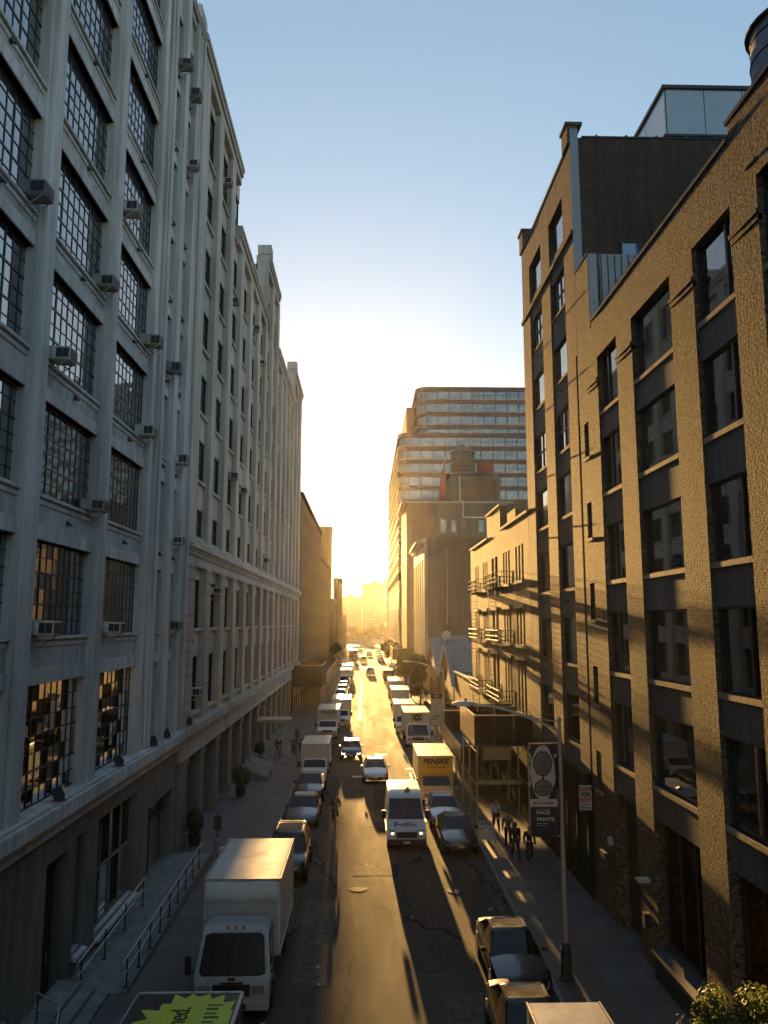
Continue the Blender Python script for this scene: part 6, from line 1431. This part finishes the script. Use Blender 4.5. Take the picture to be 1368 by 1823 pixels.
def person(label, x, y, rz, shirt, trousers, sk='skin', stride=.25, h=1.74, pose='walk', z=.135, group='people in the street', hat=None, bag=None, long_sleeve=True, cat='person'):
    t = thing('person', label, cat, (x, y, z), rz, group); t.scale = (h / 1.74,) * 3
    J = {}
    if pose == 'ride':
        J['pelvis'] = (0, .18, 1.0, .135, .8); J['spine'] = (0, .10, 1.18, .12, .8); J['chest'] = (0, -.02, 1.36, .145, .75); J['neck'] = (0, -.10, 1.50, .055); J['jaw'] = (0, -.15, 1.57, .075); J['head'] = (0, -.16, 1.66, .095); J['crown'] = (0, -.15, 1.73, .07)
    else:
        J['pelvis'] = (0, 0, .94, .135, .8); J['spine'] = (0, 0, 1.14, .12, .8); J['chest'] = (0, 0, 1.34, .15, .7); J['neck'] = (0, 0, 1.48, .055); J['jaw'] = (0, -.025, 1.555, .072); J['head'] = (0, -.02, 1.64, .095); J['crown'] = (0, -.01, 1.715, .07)
    E_ = [('pelvis', 'spine'), ('spine', 'chest'), ('chest', 'neck'), ('neck', 'jaw'), ('jaw', 'head'), ('head', 'crown')]
    J['nose'] = (0, J['head'][1] - .115, J['head'][2] - .025, .014); E_.append(('head', 'nose'))
    for s_, n_ in ((1, 'l'), (-1, 'r')):
        k = stride * s_
        J['ear' + n_] = (s_ * .102, J['head'][1] + .01, J['head'][2] - .02, .018); E_.append(('head', 'ear' + n_))
        if pose == 'ride':
            J['hip' + n_] = (s_ * .10, .12, .95, .095); J['knee' + n_] = (s_ * .11, -.22 - .05 * s_, .74 + .10 * s_, .062); J['ank' + n_] = (s_ * .13, -.02 - .12 * s_, .36 + .14 * s_, .045); J['toe' + n_] = (s_ * .13, -.16 - .12 * s_, .32 + .14 * s_, .035)
            J['sho' + n_] = (s_ * .19, -.05, 1.42, .068); J['elb' + n_] = (s_ * .27, -.22, 1.22, .045); J['wri' + n_] = (s_ * .25, -.42, 1.10, .031); pd = Vector((0, -.10, -.02))
        else:
            J['hip' + n_] = (s_ * .10, 0, .90, .098); J['knee' + n_] = (s_ * .105, -.30 * k - .03, .50, .064); J['ank' + n_] = (s_ * .105, -.95 * k + (.10 if k < 0 else 0), .09 + (.06 if k < 0 and stride > .1 else 0), .046); J['toe' + n_] = (s_ * .11, -.95 * k - .15 + (.10 if k < 0 else 0), .05 + (.0 if k < 0 else 0), .036)
            J['sho' + n_] = (s_ * .195, 0, 1.42, .068); J['elb' + n_] = (s_ * .245, .35 * k + .03, 1.14, .046); J['wri' + n_] = (s_ * .255, .62 * k - .05, .90, .031); pd = Vector((0, -.025, -.10))
        w_ = Vector(J['wri' + n_][:3]); pa = w_ + pd * .75; J['palm' + n_] = (*pa, .030, 1.25)
        E_ += [('pelvis', 'hip' + n_), ('hip' + n_, 'knee' + n_), ('knee' + n_, 'ank' + n_), ('ank' + n_, 'toe' + n_), ('chest', 'sho' + n_), ('sho' + n_, 'elb' + n_), ('elb' + n_, 'wri' + n_), ('wri' + n_, 'palm' + n_)]
        side = Vector((0, 1, 0)) if pose != 'ride' else Vector((1, 0, 0))
        for q in range(4):
            b0 = pa + pd * .5 + side * (.020 * (q - 1.5)); b1 = b0 + pd * (.36 + .06 * (1 - abs(q - 1.3))) + Vector((-s_ * .012, 0, -.012)); J['f%d%s' % (q, n_)] = (*b0, .0095); J['g%d%s' % (q, n_)] = (*b1, .008)
            E_ += [('palm' + n_, 'f%d%s' % (q, n_)), ('f%d%s' % (q, n_), 'g%d%s' % (q, n_))]
        th = w_ + pd * .5 + side * (-.036) ; J['th' + n_] = (*th, .011); J['ti' + n_] = (*(th + pd * .45 - side * .012), .009); E_ += [('palm' + n_, 'th' + n_), ('th' + n_, 'ti' + n_)]
    skin(J, E_, 'body', M[sk], t)
    g = lambda k, e: (*J[k][:3], J[k][3] + e) + tuple(J[k][4:])
    sh = {k: g(k, .016) for k in ('spine', 'chest', 'shol', 'shor', 'elbl', 'elbr', 'wril', 'wrir')}; sh['hem'] = (*J['pelvis'][:3], J['pelvis'][3] + .02, .8)
    se = [('hem', 'spine'), ('spine', 'chest'), ('chest', 'shol'), ('chest', 'shor'), ('shol', 'elbl'), ('shor', 'elbr')]
    if long_sleeve: se += [('elbl', 'wril'), ('elbr', 'wrir')]
    else: sh.pop('wril'); sh.pop('wrir')
    sh = {'chest': sh.pop('chest'), **sh}; skin(sh, se, 'shirt', M[shirt], t)
    tr_ = {k: g(k, .014) for k in ('pelvis', 'hipl', 'hipr', 'kneel', 'kneer', 'ankl', 'ankr')}; skin(tr_, [('pelvis', 'hipl'), ('pelvis', 'hipr'), ('hipl', 'kneel'), ('hipr', 'kneer'), ('kneel', 'ankl'), ('kneer', 'ankr')], 'trousers', M[trousers], t)
    for n_ in 'lr':
        a, c = Vector(J['ank' + n_][:3]), Vector(J['toe' + n_][:3]); skin({'a': (*(a + Vector((0, .05, -.03))), .045), 'b': (*(a.lerp(c, .5) + Vector((0, 0, -.02))), .045), 'c': (*c, .038)}, [('a', 'b'), ('b', 'c')], 'shoe', M['c_black'], t)
    H_ = Vector(J['head'][:3]); skin({'a': (*(H_ + Vector((0, .045, -.02))), .092), 'b': (*(H_ + Vector((0, .03, .05))), .095), 'c': (*(H_ + Vector((0, -.015, .075))), .082)}, [('a', 'b'), ('b', 'c')], 'hair' if hat is None else 'hat', M['hair'] if hat is None else M[hat], t)
    b = MB()
    for s_ in (1, -1): b.lathe([(0, -.012), (.011, 0), (0, .012)], (H_.x + s_ * .034, H_.y - .088, H_.z + .012), 8)
    b.build('eyes', M['hair'], t)
    b = MB(); b.box(H_.x - .025, H_.x + .025, H_.y - .094, H_.y - .08, H_.z - .070, H_.z - .062); b.build('mouth', M['redlens'], t)
    if bag: b = MB(); b.box(-.14, .14, .13, .27, 1.05, 1.45); b.build('backpack', M[bag], t, bevel=.04)
    return t
def bicycle(label, x, y, rz, z=0.0, lean=0):
    t = thing('bicycle', label, 'bicycle', (x, y, z), rz); t.rotation_euler = (0, lean, rz)
    for yy in (-.52, .52):
        b = MB(); n = 28
        for k in range(n):
            a, c = 2 * math.pi * k / n, 2 * math.pi * (k + 1) / n; b.tube((0, yy + .33 * math.cos(a), .34 + .33 * math.sin(a)), (0, yy + .33 * math.cos(c), .34 + .33 * math.sin(c)), .02, n=6)
        w_ = b.build('wheel', M['tyre'], t, smooth=True); b = MB()
        for k in range(12): a = 2 * math.pi * k / 12; b.tube((0, yy, .34), (0, yy + .32 * math.cos(a), .34 + .32 * math.sin(a)), .004, n=4)
        b.tube((-.05, yy, .34), (.05, yy, .34), .025); b.build('spokes', M['galv'], w_)
    b = MB(); bb_, st, hd, rr_, fr_ = (0, .05, .30), (0, .20, .86), (0, -.36, .90), (0, .52, .34), (0, -.52, .34)
    for a, c in ((bb_, st), (bb_, hd), ((0, .17, .78), (0, -.34, .82)), (bb_, rr_), ((0, .17, .78), rr_), ((0, -.34, .95), fr_)): b.tube(a, c, .017, n=6)
    b.build('frame', M['dark_metal'], t, smooth=True)
    b = MB(); b.tube((0, -.35, .92), (0, -.38, 1.04), .014, n=6); b.tube((-.28, -.38, 1.04), (.28, -.38, 1.04), .014, n=6); b.build('handlebar', M['chrome'], t)
    b = MB(); b.loft([[(-.02, .02, .90), (.02, .02, .90), (.02, .02, .93), (-.02, .02, .93)], [(-.08, .28, .88), (.08, .28, .88), (.07, .28, .94), (-.07, .28, .94)]]); b.build('saddle', M['blackplastic'], t)
    b = MB(); b.tube((-.14, .05, .36), (-.06, .05, .36), .02, n=5); b.tube((.14, .05, .24), (.06, .05, .24), .02, n=5); b.tube((0, .05, .30), (-.06, .05, .36), .012, n=5); b.tube((0, .05, .30), (.06, .05, .24), .012, n=5); b.build('pedals', M['blackplastic'], t)
    return t
bicycle('bicycle ridden in the shaded left lane beside the parked cars', -1.62, 45.4, R(4), .02)
person('cyclist in dark clothes and cap riding in the shaded left lane', -1.62, 45.4, R(4), 'c_olive', 'c_black', pose='ride', z=.02, hat='c_black')
bicycle('bicycle parked on the left pavement near the canopy', -6.9, 64.0, R(82), .135, R(6))
person('pedestrian in a white shirt walking under the near right scaffold shed', 7.05, 43.4, R(8), 'c_white', 'c_black', stride=.22)
person('pedestrian in a dark grey top behind the folding barricade', 7.15, 40.4, R(-6), 'c_grey', 'c_black', stride=-.25)
person('pedestrian in blue denim, left of the two nearest on the right pavement', 7.12, 38.3, R(5), 'c_black', 'c_navy', stride=.28, sk='skin_dark'); person('pedestrian all in black, right of the two nearest on the right pavement', 7.72, 38.0, R(-3), 'c_black', 'c_black', stride=-.2, h=1.66)
person('pedestrian in a blue shirt on the left pavement beside the white truck', -5.95, 67.5, R(10), 'c_blue', 'c_black', stride=.2); person('pedestrian in grey next to the one in the blue shirt', -5.4, 68.6, R(180), 'c_grey', 'c_black', stride=-.2)
person('person in black standing under the left entrance canopy', -7.15, 67.0, R(20), 'c_black', 'c_black', stride=.03)
person('distant pedestrian in dark clothes beside the small right street tree', 7.6, 98.5, R(0), 'c_black', 'c_black', stride=.2); person('distant pedestrian in a grey top by the right gabled sheds', 8.2, 95.5, R(170), 'c_grey', 'c_navy', stride=.2)
# ================================================================== HAZE
def haze():
    hz = MB(); hz.box(-960, 960, -75, 985, -4.0, 97)
    m = bpy.data.materials.new('air_haze'); m.use_nodes = True; t = m.node_tree; t.nodes.clear()
    v = t.nodes.new('ShaderNodeVolumePrincipled'); o = t.nodes.new('ShaderNodeOutputMaterial'); t.links.new(v.outputs[0], o.inputs['Volume'])
    v.inputs['Color'].default_value = (1.0, 0.93, 0.80, 1); v.inputs['Density'].default_value = HAZE_D; v.inputs['Anisotropy'].default_value = HAZE_G
    ob = hz.build('haze', m); tag(ob, kind='stuff')
HAZE_D, HAZE_G = 0.000035, 0.80
haze()
